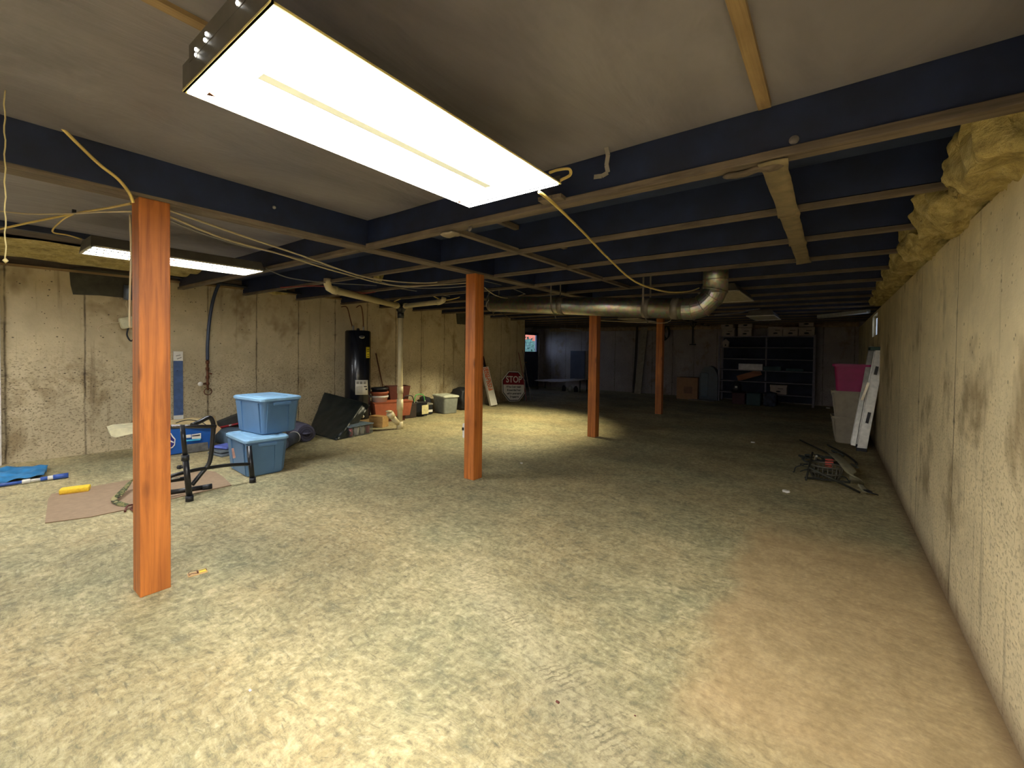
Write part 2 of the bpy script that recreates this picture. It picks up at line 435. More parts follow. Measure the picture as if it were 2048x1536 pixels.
# right wall round the small window
wy0, wy1, wz0, wz1 = 8.75, 9.75, 1.70, 2.06
b = B(); T = .3; xc = XR_+T/2
b.box((xc, (YB+wy0)/2, 1.05), (T, wy0-YB, 2.1)); b.box((xc, (wy1+YF)/2, 1.05), (T, YF-wy1, 2.1))
b.box((xc, (wy0+wy1)/2, wz0/2), (T, wy1-wy0, wz0)); b.box((xc, (wy0+wy1)/2, (wz1+2.1)/2), (T, wy1-wy0, 2.1-wz1))
struct(b.build('wall_right', MWR))
b = B(); b.box((XR_+.2, (YB+YF)/2, 2.275), (.08, YF-YB, .35)); struct(b.build('trim_1', M_FLANGEY))       # rim board on the sill
b = B(); b.prism([(XL(YB), YB, 0), (XL(10.06), 10.06, 0), (XL(10.06)-.3, 10.06, 0), (XL(YB)-.3, YB, 0)], (0, 0, 2.33)); struct(b.build('wall_left', MWL))
b = B(); b.prism([(XL(YB)-.05, YB, 2.33), (XL(10.06)-.05, 10.06, 2.33), (XL(10.06)-.25, 10.06, 2.33), (XL(YB)-.25, YB, 2.33)], (0, 0, .12)); struct(b.build('trim_2', M_FLANGEY))
b = B(); b.box(((XR_+XD)/2, YF+.15, 1.225), (XR_-XD+.6, .3, 2.45)); struct(b.build('wall_far', MWF))
b = B(); b.box(((XR_+XD)/2, YB-.15, 1.225), (XR_-XD+.6, .3, 2.45)); struct(b.build('wall_back', MWF))
b = B(); b.box(((XL(10)-.3+XD)/2-.15, 9.92, 1.225), (abs(XD-XL(10))+.1, .28, 2.45)); struct(b.build('wall_recess', MWF))
# wall with the glazed door, left of the recess
dy0, dy1, dz = 13.0, 13.98, 2.08
b = B(); b.box((XD-.1, (9.9+dy0)/2, 1.225), (.2, dy0-9.9, 2.45)); b.box((XD-.1, (dy1+YF)/2, 1.225), (.2, YF-dy1, 2.45))
b.box((XD-.1, (dy0+dy1)/2, (dz+2.45)/2), (.2, dy1-dy0, 2.45-dz)); struct(b.build('wall_door', MWF))
b = B(); b.box((XD-8, 8, -.1), (15.7, 40, .1)); struct(b.build('floor_outside', pm('outside_soil', (70, 74, 52), .9)))
DOORM = pm('blue_grey_door_paint', (52, 62, 82), .5)
t = NT('window_glass'); t.b.inputs['Base Color'].default_value = (.9, .95, 1, 1); t.b.inputs['Roughness'].default_value = .02
t.b.inputs['Transmission Weight'].default_value = 1; t.b.inputs['IOR'].default_value = 1.02; MGL = t.m
b = B(); b.box((XD-.08, dy0+.05, dz/2), (.06, .1, dz)); b.box((XD-.08, dy1-.05, dz/2), (.06, .1, dz)); b.box((XD-.08, (dy0+dy1)/2, .5), (.05, dy1-dy0-.2, 1.0)); b.box((XD-.08, (dy0+dy1)/2, 1.17), (.05, dy1-dy0-.2, .36)); b.box((XD-.08, (dy0+dy1)/2, dz-.05), (.06, dy1-dy0-.2, .1))
d = struct(b.build('door_1', DOORM))
b = B(); b.box((XD-.08, (dy0+dy1)/2, 1.5), (.012, dy1-dy0-.2, 1.02)); b.build('glass_pane', MGL, d)
b = B(); b.tube([(XD-.02, dy0+.07, .95), (XD+.02, dy0+.07, .95)], .012); b.lathe([(0, 0), (.025, 0), (.03, .02), (0, .05)], (XD+.02, dy0+.07, .93), 12); b.build('door_knob', M_BRASS, d)
# basement window in the right wall
xw = XR_+.07
b = B()
for c, s_ in (((xw, (wy0+wy1)/2, wz0+.02), (.05, wy1-wy0, .04)), ((xw, (wy0+wy1)/2, wz1-.02), (.05, wy1-wy0, .04)), ((xw, wy0+.02, (wz0+wz1)/2), (.05, .04, wz1-wz0)), ((xw, wy1-.02, (wz0+wz1)/2), (.05, .04, wz1-wz0)), ((xw, (wy0+wy1)/2, (wz0+wz1)/2), (.05, .05, wz1-wz0))): b.box(c, s_)
wn = struct(b.build('window_1', M_WHITE)); b = B(); b.box((xw, (wy0+wy1)/2, (wz0+wz1)/2), (.006, wy1-wy0-.06, wz1-wz0-.06)); b.build('pane', MGL, wn)
# pale jamb at the near end of the left wall
p = WL(-2, 700, .03); b = B(); b.box((p.x, p.y-.05, 1.15), (.04, .12, 2.3)); struct(b.build('trim_3', pm('pale_painted_trim', (206, 196, 190), .7)))

# ceiling joists, running across the room
ys = [2.12+.815*k for k in range(15)]
ords = ['first', 'second', 'third', 'fourth', 'fifth', 'sixth', 'seventh', 'eighth', 'ninth', 'tenth', 'eleventh', 'twelfth', 'thirteenth', 'fourteenth', 'fifteenth']
for k, y in enumerate(ys):
    if y > YF-.1: break
    x0 = XL(y)-.04 if y < 9.9 else XD+.01; x1 = XR_+.15
    j = thing('joist', 'dark ceiling joist with dusty brown lower edge, %s one away from the large lit fixture' % ords[k], 'joist', ((x0+x1)/2, y, ZJ), 0, 'ceiling joists across the basement')
    b = B(); b.box(((x0+x1)/2, y, (ZJ+.035+ZC)/2), (x1-x0, .038, ZC-ZJ-.035)); b.build('web', M_JOIST, j)
    if k == 0:
        b = B(); b.box(((x0-3.18)/2, y, ZJ+.018), (-3.18-x0, .075, .036), None, .004); b.box(((x1-3.04)/2, y, ZJ+.018), (x1+3.04, .075, .036), None, .004)
    else:
        b = B(); b.box(((x0-3.18)/2, y, ZJ+.015), (-3.18-x0, .055, .03), None, .003); b.box(((x1-3.04)/2, y, ZJ+.015), (x1+3.04, .055, .03), None, .003)
    b.build('bottom_edge', M_FLANGE, j)
# the main beam over the posts
bm_ = thing('support_beam', 'long dark built-up beam resting on the row of wooden posts', 'beam', (-3.11, 5, ZJ))
b = B(); b.box((-3.075, (YB+YF)/2, (ZJ+.02+ZC)/2), (.07, YF-YB, ZC-ZJ-.02)); b.box((-3.15, (YB+YF)/2, (ZJ+.02+ZC)/2), (.06, YF-YB, ZC-ZJ-.02)); b.build('plies', M_JOIST, bm_)
b = B(); b.box((-3.075, (YB+YF)/2, ZJ+.01), (.07, YF-YB, .02)); b.box((-3.15, (YB+YF)/2, ZJ+.012), (.06, YF-YB, .02)); b.build('bottom_edge', M_FLANGEY, bm_)
b = B(); b.lathe([(0, 0), (.012, 0), (.010, .008), (0, .01)], (0, 0, 0), 12); b.b.transform(frame(WX(548, 415, -3.035), (0, 1, 0), (0, 0, 1), (1, 0, 0))); b.build('bolt_head', M_ALU, bm_)

# bridging between joists: metal/wood rows at X=-2.13 and taped row at X=-.21
for k in range(4):
    b = B(); y0, y1 = ys[k]+.03, ys[k+1]-.03
    b.bar((-2.13, y0, ZJ+.02), (-2.13, y1, ZJ+.02), .045, .035)
    b.bar((-2.13, y0, ZC-.03), (-2.13, y1, ZC-.03), .045, .035)
    tag(b.build('bridging', M_FLANGEY), 'brown wooden bridging between the %s and %s joists, in the row right of the beam' % (ords[k], ords[k+1]), 'bridging', 'bridging row beside the beam')
for k in range(3):
    b = B(); y0, y1 = ys[k]-.03, ys[k+1]+.03
    b.grid(lambda u, v: Vector((-.215+(.048+.010*math.exp(-((u-.97)/.05)**2)+.010*math.exp(-((u-.03)/.05)**2)+.0025*noise.noise(Vector((u*19, k, v))))*(2*v-1), y0+(y1-y0)*u, ZJ-.008+.004*math.sin(11*u+3*v)+.02*abs(math.sin(math.pi*u))*.3)), 14, 4, .006)
    tag(b.build('hanging_strip', pm('dusty_grey_brown_tape', (122, 108, 80), .8, var=.3, scale=9)), 'dusty tan strip bridging the %s and %s joists near the right wall' % (ords[k], ords[k+1]), 'strip', 'dusty strips under the right-hand joists')
# splintered bit where the strip meets the first joist
b = B(); b.lump((-.30, 2.15, 2.2), (.22, .05, .018), .012, 18, 4, 3); tag(b.build('splintered_wood', M_FLANGE), 'splintered brown wood hanging where the tan strip meets the first joist', 'wood scrap')
b = B(); b.lump((-2.13, 2.13, 2.195), (.12, .09, .02), .01, 18, 3, 5); tag(b.build('nail_plate', pm('dull_plate', (150, 138, 120), .5, .5)), 'small bent metal plate under the first joist beside the beam bridging', 'plate')

# membrane sheets over the near bays (a slack brownish plastic sheet stapled up)
t = NT('brown_plastic_sheet'); v = t.map()
f = t.noise(t.map((.9, .35, 1)), 2.2, 5, .6, .6)
t.bump(f, .5, .05); MSH = t.done(t.ramp(f, [(.3, lin((100, 95, 100))), (.7, lin((136, 130, 134)))]), .45)
def sheet(name, x0, x1, y0, y1, z, label, sag):
    b = B()
    b.grid(lambda u, v: Vector((x0+(x1-x0)*u, y0+(y1-y0)*v, z - sag*math.sin(math.pi*u)*(.3+.7*abs(math.sin(math.pi*v*1.0))) + .006*noise.noise(Vector((u*4, v*9, z)))-.004)), 40, 40)
    return tag(b.build(name, MSH), label, 'ceiling sheet')
sheet('ceiling_sheet', -3.035, .60, YB, 2.095, ZC-.012, 'taupe plastic sheet stapled up above the large lit fixture', .012)
sheet('ceiling_sheet', -5.62, -3.185, YB, 2.095, ZC-.012, 'taupe plastic sheet on the ceiling just left of the first post', .02)
# dark brown board strip and yellow batts left of it
b = B(); b.box((-5.66, (YB+2.07)/2, ZC-.03), (.035, 2.07-YB, .06)); tag(b.build('ceiling_batten', M_JOIST), 'thin dark batten on the ceiling beyond the left shop light', 'batten')
b = B(); b.box((-5.95, (YB+2.07)/2, ZC-.014), (.52, 2.07-YB, .02)); tag(b.build('ceiling_board', pm('dark_brown_board', (78, 66, 56), .8, var=.3)), 'dark brown ceiling board between the batten and the yellow insulation', 'board')
b = B()
b.grid(lambda u, v: Vector((-6.22-1.36*v+.02*math.sin(u*20), YB+(2.2-YB)*u, ZC-.03-.05*abs(math.sin(v*math.pi*3+.4))-.02*noise.noise(Vector((u*14, v*3, 1))))), 60, 24)
tag(b.build('insulation_batt', M_FOAM), 'long yellow insulation batt along the ceiling above the left wall', 'insulation')
# sill and black pipe along the top of the left wall
b = B(); b.prism([(XL(YB)+.03, YB, 2.30), (XL(9.9)+.03, 9.9, 2.30), (XL(9.9)-.04, 9.9, 2.30), (XL(YB)-.04, YB, 2.30)], (0, 0, .028)); tag(b.build('sill_strip', M_TAN), 'tan wooden sill strip along the top of the left concrete wall', 'sill')
b = B(); pts = [WL(x, y, .16) for x, y in ((-60, 490), (0, 501), (267, 541), (339, 553), (480, 572), (642, 592))]
b.tube(pts, .018, 8); tag(b.build('gas_pipe', M_BLACKP), 'thin black pipe running along the top of the left wall', 'pipe')

# furring strips on the near ceiling
b = B(); b.box((-.243, .4, ZC-.028), (.046, 3.3, .03)); tag(b.build('furring_strip', M_TAN), 'narrow tan wooden strip on the ceiling right of the large fixture', 'wood strip')
b = B(); b.box((-1.62, -.6, ZC-.028), (.04, 2.25, .03)); tag(b.build('furring_strip', M_TAN), 'narrow tan wooden strip ending at the left end of the large fixture', 'wood strip')
b = B(); p = W0(1100, 398, 2.235); b.box((p.x, p.y+.03, 2.24), (.14, .09, .02), .1); tag(b.build('wood_scrap', M_FLANGEY), 'short brown board end poking out beyond the far corner of the large fixture', 'wood scrap')
# bent metal hanger
b = B(); a = ((1212, 293, 2.405), (1216, 310, 2.36), (1213, 330, 2.31), (1216, 345, 2.275), (1204, 352, 2.262), (1188, 354, 2.262))
pp = [WY(x, y, 2.03) for x, y, z in a]
for q0, q1 in zip(pp, pp[1:]): b.bar(q0, q1, .022, .003, 0, (0, 1, 0))
tag(b.build('metal_hanger', pm('dull_tin', (186, 178, 164), .4, .6)), 'bent metal strap hanging on the first dark joist', 'hanger')
for (x, y, lbl) in ((1588, 280, 'faint round knot plug on the first joist near the right wall'), (940, 457, 'small pale oval plug on the first joist under the large fixture')):
    b = B(); b.lathe([(0, 0), (.018, 0), (.018, .003), (0, .004)], (0, 0, 0), 16); b.b.transform(frame(WY(x, y, 2.101), (1, 0, 0), (0, 0, 1), (0, -1, 0)))
    tag(b.build('plug', pm('grey_plug', (112, 104, 96), .7)), lbl, 'plug')

# the four posts
for k, (y, lbl) in enumerate(((.735, 'nearest orange-brown wooden post, tall at the left of the room'), (3.49, 'second wooden post from the camera, between the drain pipe and the duct'), (6.43, 'third wooden post from the camera, lit on its left face'), (9.77, 'farthest and darkest wooden post, left of the shelving'))):
    b = B(); b.box((-3.11, y, ZJ/2), (.14, .14, ZJ), None, .006); po = tag(b.build('post', M_POST), lbl, 'post')
# yellow fibreglass between the joists over the right wall
sz = [(.30, .62, .26), (.34, .56, .26), (.30, .5, .22), (.30, .52, .22), (.28, .5, .2), (.26, .5, .2), (.24, .5, .18), (.22, .5, .18)]
for k in range(8):
    yc = ys[k]+.41; dx, dy, dz_ = sz[k]
    b = B(); b.lump((XR_+.0, yc, 2.235), (dx, dy, dz_+.02), .06 if k < 3 else .035, 11, 18, k+1)
    tag(b.build('insulation_tuft', M_FOAM), 'ragged yellow insulation above the right wall between the %s and %s joists' % (ords[k], ords[k+1]), 'insulation', 'insulation tufts above the right wall')
p = WL(552, 582, .06); b = B(); b.lump(p, (.12, .34, .10), .03, 12, 5, 12); tag(b.build('insulation_tuft', M_FOAM), 'small yellow foam lump on top of the left wall above the blue totes', 'insulation')
p = WX(757, 552, -5.0); b = B(); b.lump(p, (.12, .1, .13), .04, 18, 5, 14); tag(b.build('insulation_tuft', M_FOAM), 'torn tan insulation scrap hanging by the red tubing', 'insulation')
# far-wall top: pale rim along the sill
b = B(); b.grid(lambda u, v: Vector((XD+.3+(XR_-XD-.3)*u, YF-.03-.02*math.sin(u*31), 2.12+.13*v+.02*noise.noise(Vector((u*25, v, 0))))), 90, 2, .03)
tag(b.build('rim_insulation', pm('dusty_pale_batt', (150, 130, 104), .9, var=.3)), 'dusty pale insulation strip along the top of the far wall', 'insulation')

# ------------------------------------------------------------ light fixtures
M_DIFF = emit('lit_diffuser', (1.0, .985, .95), LAMP1)
M_SPINE = emit('dim_spine', (.86, .86, .66), .16)
M_FIX = pm('fixture_enamel', (196, 190, 172), .4, .2)
M_FIXD = pm('fixture_dull_metal', (96, 92, 84), .45, .5)
x0, x1, y0, y1, z = -1.595, -1.020, .452, 1.735, 2.17
fx = thing('ceiling_light', 'large lit two-panel fluorescent fixture hanging closest to the camera', 'light fixture', ((x0+x1)/2, (y0+y1)/2, z))
b = B()
b.box(((x0+x1)/2, y0+.004, z+.04), (x1-x0, .006, .08)); b.box(((x0+x1)/2, y1-.004, z+.02), (x1-x0-.01, .006, .04))
b.box(((x0+x1)/2, (y0+y1)/2, z+.045), (x1-x0-.26, y1-y0-.02, .078)); b.box(((x0+x1)/2-.02, y0+.015, z+.09), (.42, .03, .05))
b.build('housing', M_FIXD, fx)
b = B(); b.box(((x0+x1)/2, (y0+y1)/2, z+.003), (x1-x0, y1-y0, .006)); 
b.build('rim', pm('amber_edged_enamel', (206, 190, 120), .35), fx)
b = B(); xm = (x0+x1)/2
b.box(((x0+xm-.016)/2+.003, (y0+y1)/2, z-.002), ((xm-.016)-x0-.016, y1-y0-.02, .004)); b.box(((x1+xm+.016)/2-.003, (y0+y1)/2, z-.002), (x1-(xm+.016)-.016, y1-y0-.02, .004))
b.box((xm, y0+.06, z-.002), (.032, .10, .004)); b.box((xm, y1-.10, z-.002), (.032, .18, .004))
b.build('diffuser', M_DIFF, fx)
b = B(); b.box((xm, (y0+y1)/2-.04, z-.0045), (.038, y1-y0-.28, .005)); b.build('spine', M_SPINE, fx)
for (x, y) in ((420, 187), (918, 403)):
    q = W0(x, y, z-.006); b = B(); b.prism([(q.x-.012, q.y-.006, q.z), (q.x+.012, q.y-.006, q.z), (q.x, q.y+.014, q.z)], (0, 0, -.004)); b.build('latch', M_RUST, fx)
b = B(); b.bar(W0(936, 409, z-.006), W0(1112, 367, z-.006), .005, .003); b.build('lens_gap', M_BLACKP, fx)
for (x, y) in ((410, 80), (413, 68), (392, 99), (475, 6), (392, 110)):
    q = WY(x, y, y0-.002); b = B(); b.lathe([(0, 0), (.006, 0), (.004, .003), (0, .004)], (0, 0, 0), 10); b.b.transform(frame(q, (1, 0, 0), (0, 0, 1), (0, -1, 0))); b.build('knockout', emit('lamp_light_leak', (1, 1, .95), 3.0), fx)  # knockouts given a glow of their own for lamp light showing through

def shop_light(x0, x1, y0, y1, z, label, lit=0, open_=False, pat=True):
    L = thing('ceiling_light', label, 'light fixture', ((x0+x1)/2, (y0+y1)/2, z))
    b = B(); sl = .05
    P0 = [(x0, y0, z), (x1, y0, z), (x1, y1, z), (x0, y1, z)]; P1 = [(x0+sl, y0+.01, z+.09), (x1-sl, y0+.01, z+.09), (x1-sl, y1-.01, z+.09), (x0+sl, y1-.01, z+.09)]
    va = [b.b.verts.new(p) for p in P0]; vb = [b.b.verts.new(p) for p in P1]
    for k in range(4): b.b.faces.new((va[k], va[(k+1) % 4], vb[(k+1) % 4], vb[k]))
    b.b.faces.new(vb); b.build('housing', M_FIXD, L)
    b = B()
    for c, d_ in (((x0+.008, (y0+y1)/2, z), (.016, y1-y0, .012)), ((x1-.008, (y0+y1)/2, z), (.016, y1-y0, .012)), (((x0+x1)/2, y0+.008, z), (x1-x0, .016, .012)), (((x0+x1)/2, y1-.008, z), (x1-x0, .016, .012))): b.box(c, d_)
    b.build('rim', M_FIX, L)
    b = B(); b.box(((x0+x1)/2, (y0+y1)/2, z+.004), (x1-x0-.03, y1-y0-.03, .004))
    if lit:
        t = NT('lit_prismatic_lens')
        sx = t.n('SeparateXYZ'); t.l(t.tc.outputs['Object'], sx.inputs[0])
        ax = t.math('ABSOLUTE', t.math('SINE', t.math('MULTIPLY', sx.outputs[0], 21)))
        dots = t.math('MULTIPLY', t.math('SINE', t.math('MULTIPLY', sx.outputs[0], 130)), t.math('SINE', t.math('MULTIPLY', sx.outputs[1], 150)))
        e = t.math('ADD', t.math('MULTIPLY', t.ramp(ax, [(.12, .004), (.22, .9), (.6, 1), (.80, .3), (.9, .006)]), lit), t.math('MULTIPLY', dots, lit*.1))
        t.b.inputs['Base Color'].default_value = (.8, .8, .8, 1); t.b.inputs['Emission Color'].default_value = (.96, .98, 1, 1)
        t.l(e, t.b.inputs['Emission Strength']); m = t.m
    else:
        m = MATS.get('dusty_lens')
        if not m:
            t = NT('dusty_lens'); f = t.noise(t.map((9, 30, 1)), 2, 4); m = t.done(t.ramp(f, [(.4, lin((150, 142, 122))), (.6, lin((206, 196, 170)))]), .5); MATS['dusty_lens'] = m
    b.build('lens', m, L)
    return L
shop_light(-5.09, -4.63, .725, 2.0, 2.17, 'lit shop light behind the nearest post, under the left ceiling', LAMP2)
rl = thing('reflector_lamp', 'lit reflector lamp tucked up between the joists behind the second post', 'lamp', (-4.95, 6.6, 2.40))
b = B(); b.lathe([(.03, .045), (.05, .04), (.11, -.05), (.15, -.10), (.145, -.10), (.10, -.045), (.03, .03)], (-4.95, 6.6, 2.40), 24); b.build('reflector', M_ALU, rl)
b = B(); b.lathe([(0, -.04), (.03, -.03), (.035, 0), (.02, .03), (0, .04)], (-4.95, 6.6, 2.38), 16); b.build('bulb', emit('warm_bulb', (1, .9, .62), 20), rl)
sl_ = bpy.data.lights.new('reflector_beam', 'SPOT'); sl_.energy = LAMP3; sl_.color = (1.0, .90, .58); sl_.spot_size = R(108); sl_.spot_blend = .45; sl_.shadow_soft_size = .08
so_ = bpy.data.objects.new('reflector_beam', sl_); C.objects.link(so_); so_.parent = rl; so_.location = (0, 0, -.11); so_.rotation_euler = (R(-6), R(7), 0)
# unlit ones
shop_light(-1.30, -.86, 5.45, 6.65, 2.11, 'unlit dusty fixture hanging right behind the elbow of the duct')
shop_light(-1.30, -.84, 9.05, 10.3, 2.09, 'unlit dusty fixture hanging above the white boxes on the shelving')
shop_light(-3.9, -3.4, 9.2, 10.4, 2.13, 'unlit dusty fixture showing on both sides of the third post')
b = B(); b.tube([(-.23, 10.5, 2.13), (.5, 9.6, 2.14)], .03, 8); b.box((.135, 10.05, 2.15), (.07, 1.14, .05), R(39)); tag(b.build('tube_light', pm('old_white_tube', (160, 160, 156), .4)), 'unlit white strip light at the top of the right wall by the small window', 'light fixture')
b = B(); a_, c_ = WY(1122, 657, 12.5), WY(1162, 661, 12.2); b.bar(a_, c_, .08, .05); b.tube([a_.lerp(c_, .2), (a_.lerp(c_, .2).x, a_.lerp(c_, .2).y, ZC)], .004, 5); b.tube([a_.lerp(c_, .8), (a_.lerp(c_, .8).x, a_.lerp(c_, .8).y, ZC)], .004, 5); tag(b.build('tube_light', pm('old_white_tube2', (150, 150, 150), .4)), 'small unlit strip light in the dark far left corner', 'light fixture')

shop_light(-6.6, -6.1, -1.9, -.7, 2.17, 'unseen fill light added behind the camera on the left', FILL_LEFT)  # fill fixture added out of view to brighten the left side
shop_light(-.9, -.3, -1.9, -.7, 2.17, 'unseen fill light added behind the camera on the right', FILL_RIGHT)  # second added fill, unseen, lifts the right wall and floor
# ------------------------------------------------------------ duct
GD = thing('air_duct', 'round galvanised duct hanging below the joists with an elbow up to the ceiling', 'duct', (-2.5, 4.9, 1.9))
A0, A1 = Vector((-1.28, 4.9, 1.872)), Vector((-4.05, 4.9, 2.08)); DR = .115
V0, V1 = Vector((-.995, 4.9, ZC-.02)), Vector((-.995, 4.9, 2.02))
b = B(); b.tube([A0, A1], DR, 28); b.build('horizontal_run', M_GALV, GD)
b = B(); b.tube([V0, V1], DR+.006, 28); b.tube([(V0.x, V0.y, 2.165), (V0.x, V0.y, 2.158)], DR+.010, 28); b.build('riser', M_GALV, GD)
b = B(); ep = []
cc = Vector((-1.28, 4.9, 2.16)); rr = .287
for k in range(5):
    a = R(-90+90*k/4); ep.append(Vector((V0.x-.285+rr*math.cos(a), 4.9, 2.155+rr*math.sin(a))))
ep = [A0+Vector((-.03, 0, 0)), A0+Vector((.06, 0, -.002)), Vector((-1.12, 4.9, 1.895)), Vector((-1.025, 4.9, 1.985)), V1+Vector((0, 0, .04)), V1+Vector((0, 0, .08))]
b.tube(ep, DR+.005, 28, smooth=False)
for i in (1, 2, 3, 4):
    dv = (ep[i+1]-ep[i-1]).normalized(); b.tube([ep[i]-dv*.004, ep[i]+dv*.004], DR+.011, 28)
b.build('elbow', M_GALV, GD)
for k, s_ in enumerate((.04, .155, .56)):
    q = A0.lerp(A1, s_); dv = (A1-A0).normalized(); b = B(); b.tube([q-dv*.04, q+dv*.04], DR+.003, 28); b.build('tape_band', M_TAPE, GD)
for s_ in (.16, .60, .98):
    q = A0.lerp(A1, s_)
    b = B(); b.tube([q+Vector((0, .122*math.cos(R(a)), .122*math.sin(R(a)))) for a in range(-200, 21, 20)], .004, 6)
    b.bar(q+Vector((0, -.12, .02)), (q.x, q.y-.12, ZJ+.05), .02, .002); b.bar(q+Vector((0, .12, .02)), (q.x, q.y+.12, ZJ+.2), .02, .002)
    b.bar(q+Vector((.0, -.02, -.12)), q+Vector((.03, -.03, -.18)), .02, .003); b.build('strap', M_TAPE, GD)
q = W0(1415, 655, 1.68); 
# ------------------------------------------------------------ drain pipes
PV = thing('drain_pipe', 'cream drain pipe standing on the floor and branching under the joists', 'pipe', (-5.99, 4.83, 0))
vx, vy = -6.02, 4.83
b = B(); b.tube([(vx, vy, .02), (vx, vy, 1.96)], .045, 20); b.tube([(vx, vy, .0), (vx, vy, .13)], .056, 20); b.tube([(vx, vy, .33), (vx, vy, .52)], .056, 20); b.tube([(vx, vy, .62), (vx, vy, .74)], .053, 20); b.build('stack', M_PVC, PV)
tz = 2.10
b = B(); b.tube([(vx, vy, 1.93), (vx, vy, 2.06)], .056, 20); LP = W0(655, 577, 2.13); TL = Vector((vx, vy, tz))
b.tube([TL+Vector((0, 0, -.06)), TL.lerp(LP, .055)+Vector((0, 0, .05))], .054, 16)
RP = WY(886, 603, 5.75); RP.z = 2.14
RPe = W0(888, 603, 2.125)
b.tube([TL+Vector((0, 0, -.06)), TL.lerp(RPe, .11)+Vector((0, 0, .05))], .054, 16); b.lathe([(0, -.08), (.07, -.05), (.075, 0), (.06, .05), (0, .07)], TL, 16)
b.build('black_tee', M_BLACKP, PV)
b = B(); d1 = TL.lerp(LP, .07)+Vector((0, 0, .03)); e1 = LP+Vector((0, 0, .0)); 
dirL = (e1-d1).normalized()
b.tube([d1]+[e1-dirL*.10, e1-dirL*.03+Vector((0, 0, .012)), e1+Vector((0, 0, .05)), e1+Vector((0, 0, .12))], .045, 18)
b.tube([d1, d1+dirL*.08], .054, 18); b.tube([e1-dirL*.13, e1-dirL*.19], .053, 18); b.build('left_branch', M_PVC, PV)
b = B(); d2 = TL.lerp(RPe, .10)+Vector((0, 0, .03)); dirR = (RPe-d2).normalized()
b.tube([d2, RPe-dirR*.08, RPe-dirR*.02+Vector((0, 0, .015)), RPe+Vector((0, 0, .06))], .038, 18); b.tube([d2, d2+dirR*.07], .047, 18); b.tube([RPe-dirR*.12, RPe-dirR*.17], .044, 18); b.build('right_branch', M_PVC, PV)
b = B(); q = W0(772, 843, .16); q = Vector((vx-.02, vy-.16, .30))
b.tube([(vx, vy, .08), (vx-.02, vy-.09, .16), (vx-.03, vy-.15, .24)], .05, 18); b.tube([(vx-.03, vy-.14, .22), (vx-.04, vy-.19, .30)], .062, 18); b.lathe([(0, 0), (.05, 0), (.05, .02), (0, .03)], (vx-.045, vy-.2, .315), 14)
b.build('cleanout_wye', M_PVC, PV)
b = B(); b.tube([(-7.33, 5.6, .02), (-7.30, 5.25, 1.3)], .012, 6); tag(b.build('thin_rod', M_RUST), 'thin brown rod leaning on the wall behind the cream drain pipe', 'rod')
# tan pipe behind, under the joists near the second post
b = B(); a_, c_ = WX(895, 606, -6.9), WX(940, 610, -6.9); b.tube([a_, c_+Vector((0, .6, 0))], .035, 10); tag(b.build('tan_pipe', M_PVC), 'tan pipe along the top of the left wall behind the second post', 'pipe')

# ------------------------------------------------------------ cables
def cable(pts, r, mat, label, cat='cable', name='cable', seg=6, n=6):
    b = B(); b.tube(smooth_path(pts, n), r, seg); return tag(b.build(name, mat), label, cat)
cable([WX(10, 120, -3.0), WX(60, 190, -3.0), WX(110, 242, -3.0), WX(160, 292, -3.0), WX(200, 330, -3.0), WX(235, 357, -3.0), WX(258, 385, -3.0), WX(266, 405, -3.02)], .008, M_YELWIRE, 'yellow cable slung across the beam to the top of the nearest post')
cable([WX(263, 407, -3.25), WX(220, 415, -3.6), WX(150, 427, -4.2), WX(60, 445, -4.4), WX(0, 458, -4.5), WX(-30, 465, -4.5)], .007, M_YELWIRE, 'yellowish cable running left from behind the nearest post')
cable([WX(263, 423, -3.25), WX(200, 424, -3.6), WX(150, 427, -4.1), WX(60, 428, -4.5), WX(-20, 420, -4.6)], .005, M_CREAMWIRE, 'thin cream cable under the left ceiling, joining the yellow one by a black clip')
cable([WX(149, 427, -4.2), WX(125, 440, -4.5), WX(105, 463, -4.75), WX(135, 470, -4.8), WX(163, 478, -4.86)], .006, M_YELWIRE, 'looped yellow cable feeding the left shop light')
b = B(); q = WX(148, 424, -4.18); b.box(q, (.02, .02, .03)); tag(b.build('cable_clip', M_BLACKP), 'small black clip joining two cables under the left ceiling', 'clip')
cable([WX(1078, 384, -1.12), WX(1105, 405, -1.15), WX(1165, 463, -1.3), WX(1215, 515, -1.45), WX(1270, 563, -1.45), WX(1330, 583, -1.35), WX(1375, 583, -1.25), WX(1398, 576, -1.22)], .008, M_YELWIRE, 'yellow cable drooping from the large fixture to the fixture by the duct')
cable([W0(1100, 345, 2.21), W0(1115, 340, 2.24), W0(1138, 338, 2.24), W0(1140, 350, 2.22), W0(1122, 360, 2.19), W0(1110, 368, 2.19)], .007, M_YELWIRE, 'small yellow cable loop at the right end of the large fixture')
cable([WX(x, y, X) for x, y, X in ((337, 420, -3.2), (480, 470, -3.4), (600, 510, -3.6), (735, 555, -3.9), (850, 566, -4.0), (936, 556, -3.7))], .007, M_CREAMWIRE, 'upper of the cream cables stretched from the nearest post to the second post')
cable([WX(x, y, X) for x, y, X in ((337, 432, -3.25), (450, 478, -3.45), (560, 508, -3.7), (680, 545, -3.9), (800, 572, -4.1), (936, 566, -3.8))], .007, M_CREAMWIRE, 'middle of the cream cables stretched from the nearest post to the second post')
cable([WX(x, y, X) for x, y, X in ((337, 440, -3.3), (400, 465, -3.5), (480, 490, -3.7), (570, 510, -3.8), (700, 545, -4.0), (800, 573, -4.2), (880, 576, -4.2), (936, 572, -3.9))], .006, M_GREYWIRE, 'lowest and greyest cable stretched from the nearest post to the second post')
